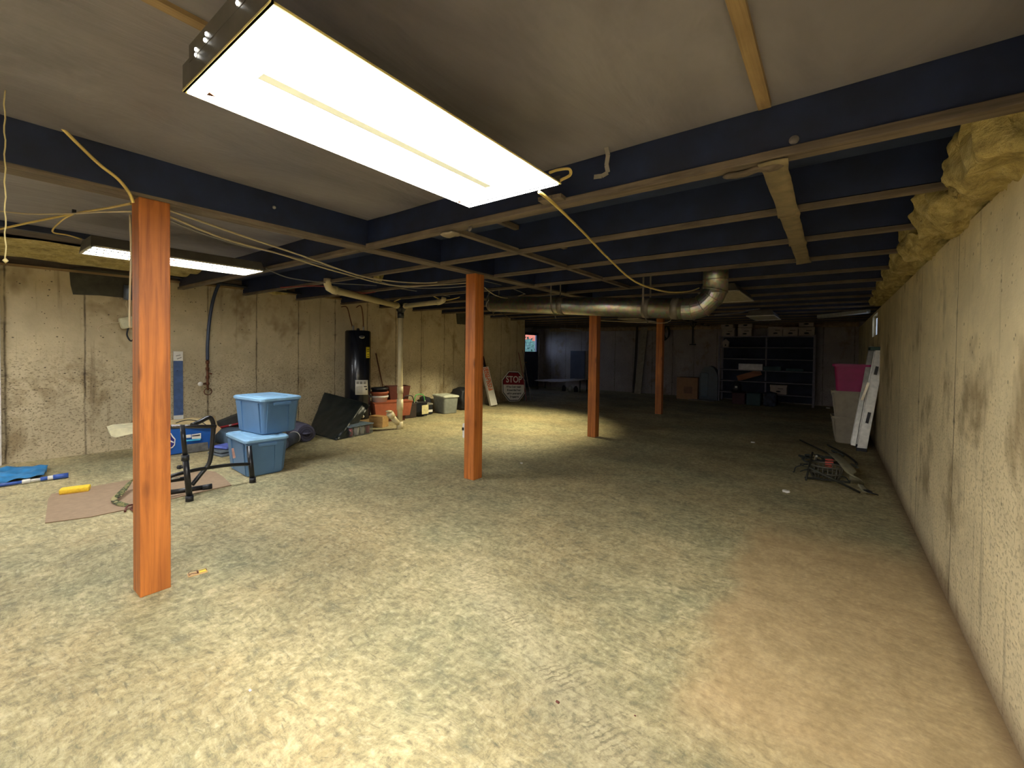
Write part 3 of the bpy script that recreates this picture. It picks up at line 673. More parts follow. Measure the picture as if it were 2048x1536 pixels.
cable([WX(x, y, X) for x, y, X in ((532, 537, -4.75), (580, 556, -4.9), (660, 566, -5.0), (760, 572, -5.2), (850, 585, -5.3), (930, 598, -5.4))], .006, M_GREYWIRE, 'grey cable sagging from the left shop light past the drain pipe')
cable([WX(x, y, X) for x, y, X in ((560, 575, -5.6), (640, 572, -5.4), (700, 582, -5.35), (735, 586, -5.3), (775, 575, -5.2), (800, 555, -5.1), (806, 546, -5.1))], .008, M_REDWIRE, 'red water tube looping under the joists above the drain pipe', 'tube', 'water_tube')
cable([WX(x, y, X) for x, y, X in ((785, 548, -5.15), (790, 562, -5.2), (780, 574, -5.25), (750, 582, -5.3))], .008, M_REDWIRE, 'short red water tube curling down beside the foam scrap', 'tube', 'water_tube')
cable([WX(x, y, X) for x, y, X in ((788, 603, -5.7), (830, 588, -5.6), (860, 590, -5.5), (885, 600, -5.4), (910, 597, -5.2), (936, 588, -5.0))], .009, M_YELWIRE, 'thick yellow cable arching over the right branch of the drain pipe')
cable([WX(x, y, X) for x, y, X in ((969, 575, -3.5), (990, 590, -3.6), (1020, 596, -3.7), (1060, 585, -3.8), (1090, 583, -3.9), (1110, 590, -4.0))], .006, M_CREAMWIRE, 'cream cable swagging right of the second post above the duct end')
cable([WX(x, y, X) for x, y, X in ((969, 562, -3.4), (1010, 572, -3.6), (1040, 583, -3.7), (1065, 593, -3.8), (1085, 587, -3.8), (1088, 582, -3.8))], .005, M_GREYWIRE, 'thin grey cable dipping right of the second post')
cable([WX(x, y, X) for x, y, X in ((978, 600, -3.9), (974, 605, -3.95), (972, 612, -4.0), (976, 590, -4.0), (995, 578, -4.0))], .005, M_GREYWIRE, 'thin grey cable curling at the left end of the duct')
cable([WX(x, y, X) for x, y, X in ((985, 614, -5.0), (1010, 630, -5.5), (1030, 638, -5.8), (1056, 639, -6.2))], .008, M_BLACKP, 'black cable sagging below the left end of the duct')
cable([WY(x, y, Y) for x, y, Y in ((1430, 630, 6.4), (1480, 625, 7.6), (1500, 620, 8.8), (1520, 618, 9.05))], .008, M_GREYWIRE, 'grey cable running from the duct elbow to the fixture above the white boxes')
cable([WY(x, y, Y) for x, y, Y in ((1200, 641, 8.5), (1290, 645, 8.8), (1340, 642, 9.0))]+[Vector((WY(1340, 642, 9.0).x+.02, 9.03, ZC))], .008, M_CREAMWIRE, 'pale cable stretched behind the third post under the duct')
cable([WX(1083, 643, -7.9), WX(1130, 634, -6.5), WX(1170, 636, -5.6)], .015, M_TAN, 'tan wooden lath behind the left of the duct', 'lath', 'wood_lath')
# hanging rope at the left edge
b = B(); q0 = Vector(WX(8, 180, -2.5)); q0 = W0(9, 180, ZC-.02); q1 = WX(11, 521, q0.x)
b.tube([q0+(q1-q0)*(k/24)+Vector((.002*math.sin(k*2.1), .002*math.cos(k*1.7), 0)) for k in range(25)], .0024, 6); b.lathe([(0, -.012), (.009, 0), (0, .012)], q1, 8)
tag(b.build('pull_cord', pm('pale_cord', (212, 196, 140), .7)), 'pale pull cord hanging at the far left edge', 'cord')
b = B(); pts = [WX(262, y, -3.19) for y in (430, 480, 520, 560, 610, 640, 655)]; pts = [Vector((-3.19, .66+.004*math.sin(k), p.z)) for k, p in enumerate(pts)]
b.tube(smooth_path(pts, 4), .005, 6); tag(b.build('cable', M_CREAMWIRE), 'cream cable running down the left side of the nearest post', 'cable')

# ------------------------------------------------------------ on the left wall
q = WL(258, 572, .07); q2 = WL(258, 600, .07)
J = thing('meter_can', 'grey metal cylinder fixed on the left wall beside the nearest post', 'electrical fitting', q2)
b = B(); b.lathe([(0, 0), (.055, 0), (.055, q.z-q2.z), (.05, q.z-q2.z+.01), (0, q.z-q2.z+.01)], q2, 20); b.build('can', pm('blue_grey_metal', (96, 108, 128), .3, .7), J)
b = B(); b.tube(smooth_path([WL(254, 600, .06), WL(252, 610, .06), WL(255, 616, .06), WL(255, 632, .06)], 4), .006, 6); b.build('wire', M_CREAMWIRE, J)
q = WL(256, 645, .08)
J = thing('wall_socket', 'cream plug-in box with dangling cords on the left wall beside the nearest post', 'electrical fitting', q)
b = B(); b.box(q, (.10, .17, .15), Matrix.Rotation(.25, 3, 'X'), .03); b.build('box', pm('yellowed_cream_plastic', (196, 192, 160), .45), J)
b = B(); b.tube(smooth_path([WL(243, 645, .1), WL(220, 646, .12), WL(205, 649, .12), WL(196, 657, .12), WL(200, 664, .12)], 5), .007, 6); b.build('stub_wire', M_CREAMWIRE, J)
b = B(); b.tube(smooth_path([WL(257, 655, .1), WL(254, 670, .12), WL(262, 682, .12), WL(270, 672, .1), WL(274, 650, .1)], 5), .010, 6); b.build('black_cord', M_BLACKP, J)
# blue-black pipe with brown fittings and a valve
J = thing('water_service_pipe', 'blue-black pipe coming down the left wall to a rusty valve', 'pipe', WL(415, 785, .1))
b = B(); b.tube(smooth_path([WL(443, 558, .12), WL(432, 582, .11), WL(424, 610, .10), WL(418, 650, .10), WL(415, 690, .10), WL(415, 720, .10)], 5), .022, 12); b.build('blue_pipe', pm('blue_black_poly', (44, 56, 78), .35), J)
b = B(); b.tube([WL(415, 720, .10), WL(415, 770, .10), WL(416, 780, .10)], .016, 10)
for y in (722, 735, 752, 765): b.tube([WL(415, y, .10), WL(415, y+5, .10)], .026, 10)
q = WL(416, 783, .10); b.tube([q+Vector((0, .05*math.cos(R(a)), .05*math.sin(R(a)))) for a in range(0, 361, 30)], .007, 6); b.build('fittings', M_RUST, J)
b = B(); b.tube([WL(413, 767, .10), WL(405, 768, .16)], .013, 8); b.tube([WL(416, 746, .1), WL(424, 748, .12)], .012, 8); q = WL(401, 768, .17); b.lathe([(0, -.006), (.035, -.004), (.035, .004), (0, .006)], (0, 0, 0), 16); b.build('spigot', M_BRASS, J) if False else b.b.free()
b = B(); b.tube([WL(413, 767, .10), WL(404, 768, .16)], .014, 8); b.tube([WL(416, 746, .1), WL(424, 748, .12)], .012, 8); b.build('spigot', M_RUST, J)
q = WL(401, 768, .17); b = B(); b.lathe([(0, -.006), (.032, -.004), (.032, .004), (0, .006)], (0, 0, 0), 16); b.b.transform(frame(q, (0, 1, 0), (0, 0, 1), (1, 0, 0))); b.build('valve_handle', M_WHITE, J)
# dark mortar patches on the wall (flush slabs)
MP = pm('dark_grey_mortar', (66, 64, 54), .9, var=.3, scale=9)
def patch(px, label):
    b = B(); pts = [WL(x, y, .004) for x, y in px]; b.prism(pts, (.012, 0, 0)); tag(b.build('mortar_patch', MP), label, 'mortar patch')
patch([(138, 536), (200, 541), (264, 549), (264, 595), (250, 596), (200, 591), (146, 589), (141, 570)], 'large dark mortar patch high on the left wall beside the nearest post')
patch([(911, 618), (940, 620), (940, 650), (914, 648)], 'small dark mortar patch high on the left wall beside the second post')
for k, (x, y, zt) in enumerate(((145, 596, 0),)): pass
# blue spirit level / track standing against the wall
lb, lt = WL(357, 848, .15), WL(356, 703, .06); lb.z = 0.02 if False else lb.z
J = thing('blue_board', 'tall narrow blue board with white ends leaning on the left wall', 'board', (lb.x, lb.y, 0))
lb0 = lb.copy(); dd = (lt-lb0); foot = lb0-dd*(lb0.z-.01)/dd.z
b = B(); b.bar(lb0+dd*.0+dd*.12, lt-dd*.13, .105, .03, 0, (1, 0, 0)); b.build('face', pm('steel_blue_paint', (62, 84, 124), .4, var=.25), J)
b = B(); b.bar(lt-dd*.13, lt, .107, .032, 0, (1, 0, 0)); b.build('end_label', M_PAPER, J); b = B(); b.bar(foot, lb0+dd*.12, .107, .032, 0, (1, 0, 0)); b.build('end_label', M_PAPER, J)
b = B(); n_ = Vector((.02, 0, 0)); 
for t0, t1 in (((352, 712), (361, 710)), ((354, 718), (363, 715)), ((353, 742), (356, 741)), ((353, 787), (357, 786)), ((352, 843), (355, 842))): b.bar(WL(*t0, .10), WL(*t1, .10), .006, .006)
b.build('markings', M_DARKTXT, J)
# ------------------------------------------------------------ left corner things
# blue folded flags / fabric on the floor
b = B(); e = [W0(0, 966, .01), W0(20, 970, .0), W0(90, 958, .01), W0(93, 938, .03), W0(40, 938, .05), W0(-30, 942, .05), W0(-30, 968, .01)]
def quadsheet(b, p00, p10, p11, p01, nu, nv, amp, seed, th=.004, fr=9):
    p00, p10, p11, p01 = map(Vector, (p00, p10, p11, p01))
    def fn(u, v):
        p = (p00*(1-u)+p10*u)*(1-v)+(p01*(1-u)+p11*u)*v
        return p+Vector((0, 0, amp*(noise.noise(p*fr+Vector((seed, 0, 0)))+.8)))
    b.grid(fn, nu, nv, th)
b = B(); quadsheet(b, W0(-40, 976), W0(88, 958), W0(96, 938), W0(-40, 946), 26, 14, .045, 2.0, .006)
tag(b.build('blue_cloth', pm('bright_blue_nylon', (40, 118, 170), .5, var=.3, scale=10)), 'crumpled bright blue fabric on the floor at the far left', 'fabric')
J = thing('pole', 'blue and white folded pole lying in front of the blue fabric', 'pole', W0(60, 968))
a_, c_ = W0(-10, 972, .02), W0(137, 950, .03)
def seg(f0, f1, r, m, nm):
    b = B(); b.tube([a_.lerp(c_, f0), a_.lerp(c_, f1)], r, 10); b.build(nm, m, J)
MBL = pm('blue_plastic', (52, 84, 160), .35)
seg(0, .35, .016, MBL, 'blue_section'); seg(.35, .46, .022, M_WHITE, 'white_sleeve'); seg(.46, .60, .014, M_WHITE, 'white_section'); seg(.60, .70, .02, MBL, 'blue_section'); seg(.70, .78, .022, M_WHITE, 'white_sleeve'); seg(.78, 1, .026, MBL, 'blue_tip')
# brown mat
b = B(); pts = [W0(x, y, .002) for x, y in ((90, 1047), (96, 1000), (103, 989), (120, 986), (250, 962), (330, 951), (395, 941), (430, 944), (447, 955), (463, 971), (400, 985), (262, 1018), (180, 1035))]
b.prism(pts, (0, 0, .006)); tag(b.build('floor_mat', pm('grey_brown_hardboard', (146, 122, 96), .8, var=.1, scale=20)), 'thin grey-brown sheet lying on the floor under the black frame', 'mat')
# yellow sponge
q = (W0(118, 992)+W0(179, 984))/2; dv = W0(179, 984)-W0(118, 992)
J = thing('sponge', 'long yellow sponge lying on the corner of the grey-brown sheet', 'sponge', q)
b = B(); ang = math.atan2(dv.y, dv.x); b.box(q+Vector((-.035, .01, .036)), (dv.length, .10, .045), ang, .014); b.build('foam', pm('yellow_sponge', (236, 196, 52), .8, var=.1, scale=60, bump=.4), J)
b = B(); b.box(q+Vector((-.035, .01, .011)), (dv.length*.96, .09, .010), ang, .004); b.build('tan_side', pm('tan_sponge', (196, 150, 84), .8), J)
# camouflage strap with a brown tangle
b = B(); P_ = smooth_path([W0(280, 951, .16), W0(262, 962, .10), W0(252, 975, .08), W0(240, 988, .06), W0(228, 1000, .03), W0(240, 1008, .02), W0(256, 1012, .012)], 6)
wv = [Vector((.02, .035, .0)) for _ in P_]
n = len(P_)
def ribf(u, v):
    i = min(int(u*(n-1)+.5), n-1); return P_[i]+Vector((.012, .04, .02*math.sin(u*9)))*(v-.5)
b.grid(ribf, n-1, 3, .005); tag(b.build('webbing_strap', M_CAMO), 'camouflage webbing strap lying left of the nearest post foot', 'strap')
cable([W0(250, 1023, .01), W0(255, 1012, .03), W0(268, 1010, .02), W0(262, 1018, .01), W0(275, 1022, .02), W0(285, 1014, .02)], .008, M_BROWNP, 'tangled brown cord on the floor behind the nearest post', 'cord', 'cord')
# black tubular folding frame
J = thing('tubular_frame', 'black tubular metal frame with rubber feet standing between the nearest post and the blue totes', 'metal frame', W0(380, 1003))
f1 = W0(379, 1002); l1t = WX(366, 850, f1.x-.02); l1t.y = WX(366, 850, f1.x).y
b = B(); mid1 = f1.lerp(l1t, .58); b.tube([f1+Vector((0, 0, .03)), mid1], .024, 14); b.tube([mid1, l1t], .019, 14); b.build('leg', M_BLACK, J)
b = B(); b.tube([f1, f1+Vector((0, 0, .05))], .031, 14); b.build('rubber_foot', M_BLACKP, J)
b = B(); b.tube([mid1-Vector((0, 0, .03)), mid1+Vector((0, 0, .02))], .03, 14); b.build('locking_collar', M_BLACKP, J); b = B(); k0 = mid1-Vector((0, 0, .09)); b.tube([k0, k0+(-RT2)*.06], .012, 10); b.tube([k0+(-RT2)*.04, k0+(-RT2)*.065], .018, 10); b.build('locking_knob', M_BLACKP, J)
f2 = W0(505, 965); l2t = f2.lerp(f2, 1); l2t = WY(498, 892, f2.y)
b = B(); b.tube([f2+Vector((0, 0, .02)), l2t], .024, 14); b.build('leg', M_BLACK, J)
b = B(); b.tube([f2, f2+Vector((0, 0, .05))], .03, 14); b.build('rubber_foot', M_BLACKP, J)
b = B(); b.tube([WX(318, 853, -4.72), WX(432, 853, -4.72)], .017, 12); b.build('top_bar', pm('chromed_black', (90, 88, 90), .2, .8), J)
b = B(); b.tube(smooth_path([WX(384, 850, -4.74), WX(400, 843, -4.78), WX(417, 835, -4.8), WX(424, 840, -4.8), WX(427, 855, -4.8), WX(424, 890, -4.8), WX(421, 915, -4.8), WX(416, 930, -4.8), WX(400, 950, -4.8), WX(384, 970, -4.78)], 5), .020, 12); b.build('curved_rail', M_BLACK, J)
b = B(); b.tube(smooth_path([WX(318, 962, -4.75), WX(350, 950, -4.75), WX(390, 940, -4.78), WX(420, 935, -4.8), WX(460, 930, -4.8), WX(501, 928, -4.8)], 4), .017, 12); b.build('cross_bar', M_BLACK, J)
b = B(); b.tube([W0(315, 988, .03), W0(421, 972, .03)], .021, 12); b.build('floor_bar', M_BLACK, J)
b = B(); b.tube([W0(405, 975, .031), W0(424, 972, .031)], .025, 12); b.build('end_cap', M_BLACKP, J)
b = B(); b.tube([WX(318, 964, -4.85), WX(369, 957, -4.85)], .020, 12); b.build('short_bar', M_BLACK, J)
b = B(); q = WX(352, 956, -4.82); b.box(q, (.004, .06, .014)); b.build('white_lettering', M_WHITETXT, J)
# flat printed blue box with logo behind the post
q0 = W0(316, 916, 0); q1 = W0(374, 908, 0); top = WX(340, 862, q0.x).z
J = thing('printed_box', 'blue cardboard box with a white badge behind the black frame', 'box', (q0+q1)/2)
d_ = (q1-q0).normalized(); nb = Vector((-d_.y, d_.x, 0)); cbx = (q0+q1)/2
MB2 = pm('printed_blue_card', (24, 86, 164), .5, var=.06)
Q0 = W0(300, 918, 0)
q2 = W0(418, 899, 0)
b = B(); ang = math.atan2((q2-Q0).y, (q2-Q0).x); ln = (q2-Q0).length; b.box((Q0+q2)/2+nb*.15+Vector((0, 0, .17)), (ln, .3, .32), ang, .004); b.build('carton', MB2, J)
fr = lambda px, py, o=.004: (lambda dd: Vector((0, 0, EYE))+dd*(((Q0-Vector((0, 0, EYE))).dot(nb)-o)/dd.dot(nb)))(ray(px, py))
def fp(px, m, nm, o=.004):
    b = B(); b.prism([fr(x, y, o) for x, y in px], nb*.003); return b.build(nm, m, J)
fp([(330, 866), (342, 866), (346, 872), (351, 878), (350, 890), (345, 896), (330, 899)], M_WHITETXT, 'badge')
fp([(330, 868), (341, 868), (344, 874), (349, 879), (348, 889), (344, 894), (330, 897)], pm('badge_navy', (36, 36, 110), .5), 'badge_inner', .008)
fp([(330, 877), (338, 879), (348, 884), (347, 886), (337, 882), (330, 879)], M_WHITETXT, 'badge_stripe', .012)
fp([(371, 870), (382, 869), (382, 875), (371, 876)], M_PAPER, 'label'); fp([(383, 869), (402, 866), (402, 877), (384, 878)], M_PAPER, 'label')
fp([(384.5, 871), (400, 869), (400, 871.5), (384.5, 873)], M_DARKTXT, 'label_text', .008)
fp([(372, 880), (401, 877), (401, 880), (372, 883)], pm('cyan_stripe', (70, 176, 216), .5), 'stripe')
fp([(374, 889), (416, 884), (417, 900), (374, 906)], pm('grey_dirty_panel', (92, 90, 86), .8, var=.5, scale=14), 'grey_panel')
# cream panels lying across on the box
b = B(); zt = .335
b.prism([WX(x, y, -6.68) for x, y in ((219, 862), (230, 858), (266, 854), (300, 853), (300, 866), (262, 868), (232, 875), (222, 872))], (-.25, .02, .02)); tag(b.build('cream_panel', pm('cream_board', (222, 214, 176), .6)), 'cream board sticking out left of the nearest post near the wall', 'board')
b = B(); quadsheet(b, fr(322, 862, -.02)+Vector((0, 0, .02)), fr(436, 858, -.02), fr(430, 838, -.4), fr(345, 842, -.4), 20, 10, .03, 5, .006, 5)
tag(b.build('paper_sack', pm('cream_sack_paper', (214, 192, 142), .8, var=.12)), 'crumpled cream paper sack lying on top of the blue printed box', 'sack')
cable([fr(352, 846, .0), fr(375, 840, -.1), fr(400, 843, -.1), fr(415, 852, .0)], .006, M_BLACKP, 'thin dark cord curling over the cream sack', 'cord', 'cord')
b = B(); b.prism([fr(429, 846, .02), fr(443, 857, .02), fr(431, 869, .02)], nb*.1); tag(b.build('card_flap', pm('tan_card', (190, 162, 116), .8)), 'pointed tan card flap at the right end of the blue printed box', 'card')
# black and red sled-like item behind the totes
J = thing('ski_case', 'dark grey case with a red stripe lying behind the blue totes', 'case', WL(465, 860, .35))
b = B(); b.prism([WL(x, y, .25) for x, y in ((431, 843), (475, 826), (520, 815), (520, 862), (478, 862), (445, 868), (436, 860))], (.12, 0, -.0)); b.build('body', pm('charcoal_fabric', (58, 58, 54), .8), J)
b = B(); b.tube([WL(440, 855, .40), WL(478, 847, .40), WL(520, 839, .40)], .016, 8); b.build('red_stripe', M_RED, J)
b = B(); b.tube([WL(458, 851, .418), WL(463, 850, .418)], .012, 6); b.build('white_mark', M_WHITETXT, J)
# grey-blue folded blanket pile
b = B(); q = W0(455, 893); b.lump(q+Vector((-.25, .12, .10)), (.5, .3, .2), .02, 6, 6, 21); tag(b.build('folded_tarp', pm('slate_blue_tarp', (92, 112, 132), .7, var=.2)), 'slate-blue folded tarp squeezed between the blue box and the lower tote', 'tarp')
J = thing('folded_mat', 'small folded grey mat with blue top beside the lower tote', 'mat', W0(448, 912))
qa = W0(434, 908); qb = W0(462, 915)
b = B(); dvv = (qb-qa); ag = math.atan2(dvv.y, dvv.x); cm = (qa+qb)/2+Vector((-.10, .05, 0))
b.box(cm+Vector((0, 0, .015)), (.34, .26, .03), ag, .012); b.box(cm+Vector((-.02, 0, .055)), (.30, .24, .03), ag, .012); b.box(cm+Vector((-.15, .0, .035)), (.04, .24, .07), ag, .015); b.build('folds', pm('grey_rubber', (96, 104, 110), .7), J)
b = B(); b.box(cm+Vector((-.02, .02, .095)), (.26, .2, .03), ag+.2, .012); b.build('blue_top', pm('periwinkle_cloth', (92, 108, 190), .7, var=.3), J)

# ------------------------------------------------------------ totes
def tote(name, label, loc, rz, L, W, H, mb, ml, group=None, lid=True, ribs=True, taper=.86):
    T_ = thing(name, label, 'storage bin', loc, rz, group); m4 = WM[T_.name]
    def ring(b, l, w_, z, rad=.05, n=5):
        out = []
        for cx, cy, a0 in ((l/2-rad, w_/2-rad, 0), (-l/2+rad, w_/2-rad, 90), (-l/2+rad, -w_/2+rad, 180), (l/2-rad, -w_/2+rad, 270)):
            for k in range(n+1):
                a = R(a0+90*k/n); out.append(b.b.verts.new((cx+rad*math.cos(a), cy+rad*math.sin(a), z)))
        return out
    def loft(b, rings, cap=True, sm=False):
        for a, c in zip(rings, rings[1:]):
            for k in range(len(a)):
                f = b.b.faces.new((a[k], a[(k+1) % len(a)], c[(k+1) % len(a)], c[k]))
        b.b.faces.new(rings[0][::-1]); b.b.faces.new(rings[-1])
    hb = H-.03 if lid else H
    b = B(); rs = [ring(b, L*taper-.02, W*taper-.02, 0), ring(b, L*taper, W*taper, .012), ring(b, L*.97, W*.97, hb-.03), ring(b, L*1.0, W*1.0, hb-.03), ring(b, L*1.0, W*1.0, hb)]
    if not lid: rs += [ring(b, L*.96, W*.96, hb), ring(b, L*.84, W*.84, .02)]
    loft(b, rs)
    if ribs:
        for sgn in (-1, 1):                       # raised corner panels on the long and short sides
            for (px, w2) in ((-L*.30, .09), (L*.30, .09)):
                y0_, y1_ = sgn*(W*taper/2-.004), sgn*(W*.97/2+.004)
                b.prism([(px-w2/2, y0_, .02), (px+w2/2, y0_, .02), (px+w2/2+.01, y1_, hb-.035), (px-w2/2-.01, y1_, hb-.035)], (0, sgn*.012, 0))
            x0_, x1_ = sgn*(L*taper/2-.004), sgn*(L*.97/2+.004)
            for py in (-W*.27, W*.27):
                b.prism([(x0_, py-.035, .02), (x0_, py+.035, .02), (x1_, py+.045, hb-.035), (x1_, py-.045, hb-.035)], (sgn*.012, 0, 0))
            b.box((sgn*(L/2), 0, hb-.05), (.03, W*.45, .04), None, .01)
    b.b.transform(m4); b.build('tub', mb, T_)
    if not lid:
        b = B(); r_ = [ring(b, L+.035, W+.035, hb-.03), ring(b, L+.035, W+.035, hb+.004), ring(b, L-.01, W-.01, hb+.004), ring(b, L-.01, W-.01, hb-.03)]
        for a, c in zip(r_, r_[1:]+r_[:1]):
            for k in range(len(a)): b.b.faces.new((a[k], a[(k+1) % len(a)], c[(k+1) % len(a)], c[k]))
        b.b.transform(m4); b.build('rolled_rim', mb, T_)
    if lid:
        b = B(); l2, w2 = L+.025, W+.025
        loft(b, [ring(b, l2, w2, hb-.012), ring(b, l2, w2, hb+.012), ring(b, l2-.03, w2-.03, hb+.024), ring(b, l2-.09, w2-.09, hb+.024), ring(b, l2-.11, w2-.11, hb+.016), ring(b, l2-.2, w2-.2, hb+.016), ring(b, l2-.22, w2-.22, hb+.026)])
        b.b.transform(m4); b.build('lid', ml, T_)
    return T_
T1 = tote('storage_tote', 'lower blue storage tote, standing on the concrete floor beneath the other', (-5.23, 2.18, 0), R(-4), .64, .43, .42, M_BLUE, M_LID)
b = B(); b.prism([WX(x, y, -5.0) for x, y in ((463, 897), (467, 896), (471, 915), (466, 917))], (.004, 0, 0)); b.build('sticker', pm('pinkish_sticker', (206, 160, 146), .7, var=.3), T1)
T2 = tote('storage_tote', 'upper blue storage tote, sitting on the lid of the lower one', (-5.32, 2.33, .42), R(4), .64, .45, .42, M_BLUE, M_LID)
# rolled mats
J = thing('rolled_mat', 'dark purple-grey rolled blanket between the totes and the black tarp', 'rolled blanket', W0(608, 884))
q = W0(596, 884); q2 = W0(624, 868)
b = B(); ax = Vector((-.94, .12, 0)); c0 = W0(612, 884)+Vector((0, 0, .13))
b.tube([c0, c0+ax*.12, c0+ax*.5], [.125, .135, .13], 20); b.lathe([(0, -.02), (.09, 0), (.02, .02)], c0, 8); b.build('roll', pm('purple_grey_felt', (78, 76, 94), .95, var=.2, scale=30), J)
b = B(); sp = []
for k in range(46):
    a = k*.42; r_ = .012+.0025*k; u_ = Vector((ax.y, -ax.x, 0)).normalized(); sp.append(c0-ax*.03+u_*r_*math.cos(a)+Vector((0, 0, r_*math.sin(a))))
b.tube(sp, .006, 5); b.build('spiral_edge', pm('dark_felt_edge', (52, 50, 64), .9), J)
J = thing('rolled_mat', 'slate-grey roll with a white band tucked behind the blue totes', 'rolled mat', W0(585, 893))
c1 = W0(590, 888)+Vector((-.05, .02, .09)); dv = (W0(560, 905)-W0(596, 884)).normalized()
b = B(); b.tube([c1, c1+dv*.45], .085, 18); b.build('roll', pm('slate_grey_foam', (88, 96, 112), .8), J)
b = B(); b.tube([c1+dv*.02, c1+dv*.04], .089, 18); b.build('white_band', M_WHITE, J)

# ------------------------------------------------------------ black tarp-covered panel leaning by the water heater
J = thing('tarpaulin_bundle', 'large black plastic-wrapped panel leaning at the foot of the water heater', 'tarp bundle', W0(665, 880))
P0, P1 = W0(620, 868), W0(700, 880); T0, T1_ = WX(652, 787, P0.x-.35), WX(742, 795, P1.x-.45)
C0, C1, C2 = W0(619, 866), W0(672, 881), W0(700, 878)
H0, H1, H2 = WX(650, 786, C0.x-.22), WX(726, 806, C1.x-.38), WX(744, 812, C2.x-.35)
b = B()
def tf(u, v):
    if u < .65: a, c = C0.lerp(C1, u/.65), H0.lerp(H1, u/.65)
    else: a, c = C1.lerp(C2, (u-.65)/.35), H1.lerp(H2, (u-.65)/.35)
    p = a.lerp(c, v)
    n_ = noise.noise(p*5)*.035+noise.noise(p*13)*.012
    return p+Vector((1, -.35, .15))*(n_+.05*math.sin(math.pi*v)*math.sin(math.pi*u)) - Vector((.9, -.1, 0))*(.10*max(0, u-.65)/.35)
b.grid(tf, 40, 30, .02)
b.build('tarp', pm('black_plastic_sheeting', (26, 32, 32), .38, var=.3, scale=8, bump=.4), J)
# ------------------------------------------------------------ water heater on wooden blocks
hc = Vector((-7.02, 4.66, 0)); 
J = thing('water_heater', 'tall black water heater standing against the left wall', 'water heater', hc)
HR = .225; zb, ztp = .10, 1.72
b = B(); b.lathe([(0, zb), (HR-.01, zb), (HR, zb+.02), (HR, ztp-.02), (HR-.02, ztp), (0, ztp+.005)], hc, 48); b.build('tank', pm('gloss_black_enamel', (22, 24, 32), .22, .1, var=.1, bump=.02), J)
def onheater(px, py, R_=HR):
    d = ray(px, py); o = Vector((0, 0, EYE)); a = d.x**2+d.y**2; bb_ = 2*((o.x-hc.x)*d.x+(o.y-hc.y)*d.y); c_ = (o.x-hc.x)**2+(o.y-hc.y)**2-R_**2
    D = max(bb_*bb_-4*a*c_, 0); return o+d*((-bb_-math.sqrt(D))/(2*a))
def curved(x0, x1, y0, y1, m, nm, r=HR+.004, nu=8, par=None):
    b = B(); b.grid(lambda u, v: onheater(x0+(x1-x0)*u, y0+(y1-y0)*v, r), nu, 2, .002); return b.build(nm, m, par or J)
RLB = curved(710.5, 735.5, 760, 789.5, M_PAPER, 'rating_label')
for (x0, x1, y0, y1) in ((713, 718, 763, 768), (720, 725, 763, 768), (727, 732, 763, 768)): curved(x0, x1, y0, y1, pm('label_grey', (150, 146, 138), .8), 'label_picture', HR+.007, 3, RLB)
for k in range(6): curved(712.5, 725, 773+2.5*k, 774+2.5*k, pm('label_grey', (150, 146, 138), .8), 'label_text', HR+.007, 3, RLB)
curved(728, 733.5, 772, 774, M_DARKTXT, 'label_mark', HR+.007, 3, RLB); curved(731, 734.5, 777, 780, M_DARKTXT, 'label_mark', HR+.007, 3, RLB)
YLB = curved(732.3, 739.0, 694, 716, pm('yellow_label', (214, 196, 30), .6), 'energy_label')
for y in (699, 703, 708, 712): curved(734, 738.2, y, y+1, M_DARKTXT, 'energy_text', HR+.007, 3, YLB)
b = B(); q = onheater(724, 674, HR+.006); nrm = (q-hc); nrm.z = 0; nrm.normalize()
b.lathe([(0, 0), (.05, 0), (.048, .006), (0, .007)], (0, 0, 0), 24); b.b.transform(frame(q, Vector((-nrm.y, nrm.x, 0)), (0, 0, 1), nrm) @ Matrix.Diagonal((1, .55, 1, 1))); b.build('oval_badge', M_ALU, J)
b = B(); b.lathe([(0, 0), (.040, 0), (.038, .007), (0, .008)], (0, 0, 0), 24); b.b.transform(frame(q+nrm*.002, Vector((-nrm.y, nrm.x, 0)), (0, 0, 1), nrm) @ Matrix.Diagonal((.95, .42, 1, 1))); b.build('badge_face', pm('badge_grey', (70, 70, 76), .5), J)
q = onheater(725, 833, HR+.004); nrm = (q-hc); nrm.z = 0; nrm.normalize()
b = B(); b.lathe([(0, 0), (.032, 0), (.03, .012), (0, .014)], (0, 0, 0), 20); b.b.transform(frame(q, Vector((-nrm.y, nrm.x, 0)), (0, 0, 1), nrm)); b.build('drain_cover', M_WHITE, J)
b = B(); b.lathe([(0, 0), (.012, 0), (.01, .02), (0, .022)], (0, 0, 0), 12); b.b.transform(frame(q, Vector((-nrm.y, nrm.x, 0)), (0, 0, 1), nrm)); b.build('drain_valve', M_BRASS, J)
for k, pxs in enumerate((((700, 660), (701, 640), (694, 615), (683, 596)), ((724, 662), (726, 635), (722, 612), (713, 598)))):
    q = hc+Vector((.02*k, -.10+.2*k, ztp)); pp = [q]+[WY(x, y, q.y-.02*i) for i, (x, y) in enumerate(pxs) if i]
    pp[-1].z = min(pp[-1].z, 2.16)
    b = B(); b.tube(smooth_path(pp, 5), .010, 8); b.build('flexible_pipe', M_RUST, J)
    b = B(); b.tube([q, q+Vector((0, 0, .09))], .017, 10); b.build('nipple', M_ALU, J)
b = B(); b.lathe([(0, 0), (.03, 0), (.025, .04), (0, .05)], hc+Vector((0, 0, ztp)), 12); b.build('cap', M_BLACKP, J)
b = B(); b.box(hc+Vector((0, 0, .05)), (.5, .5, .1), None, .004); tag(b.build('wooden_base', M_TAN), 'wooden block platform under the black water heater', 'platform')
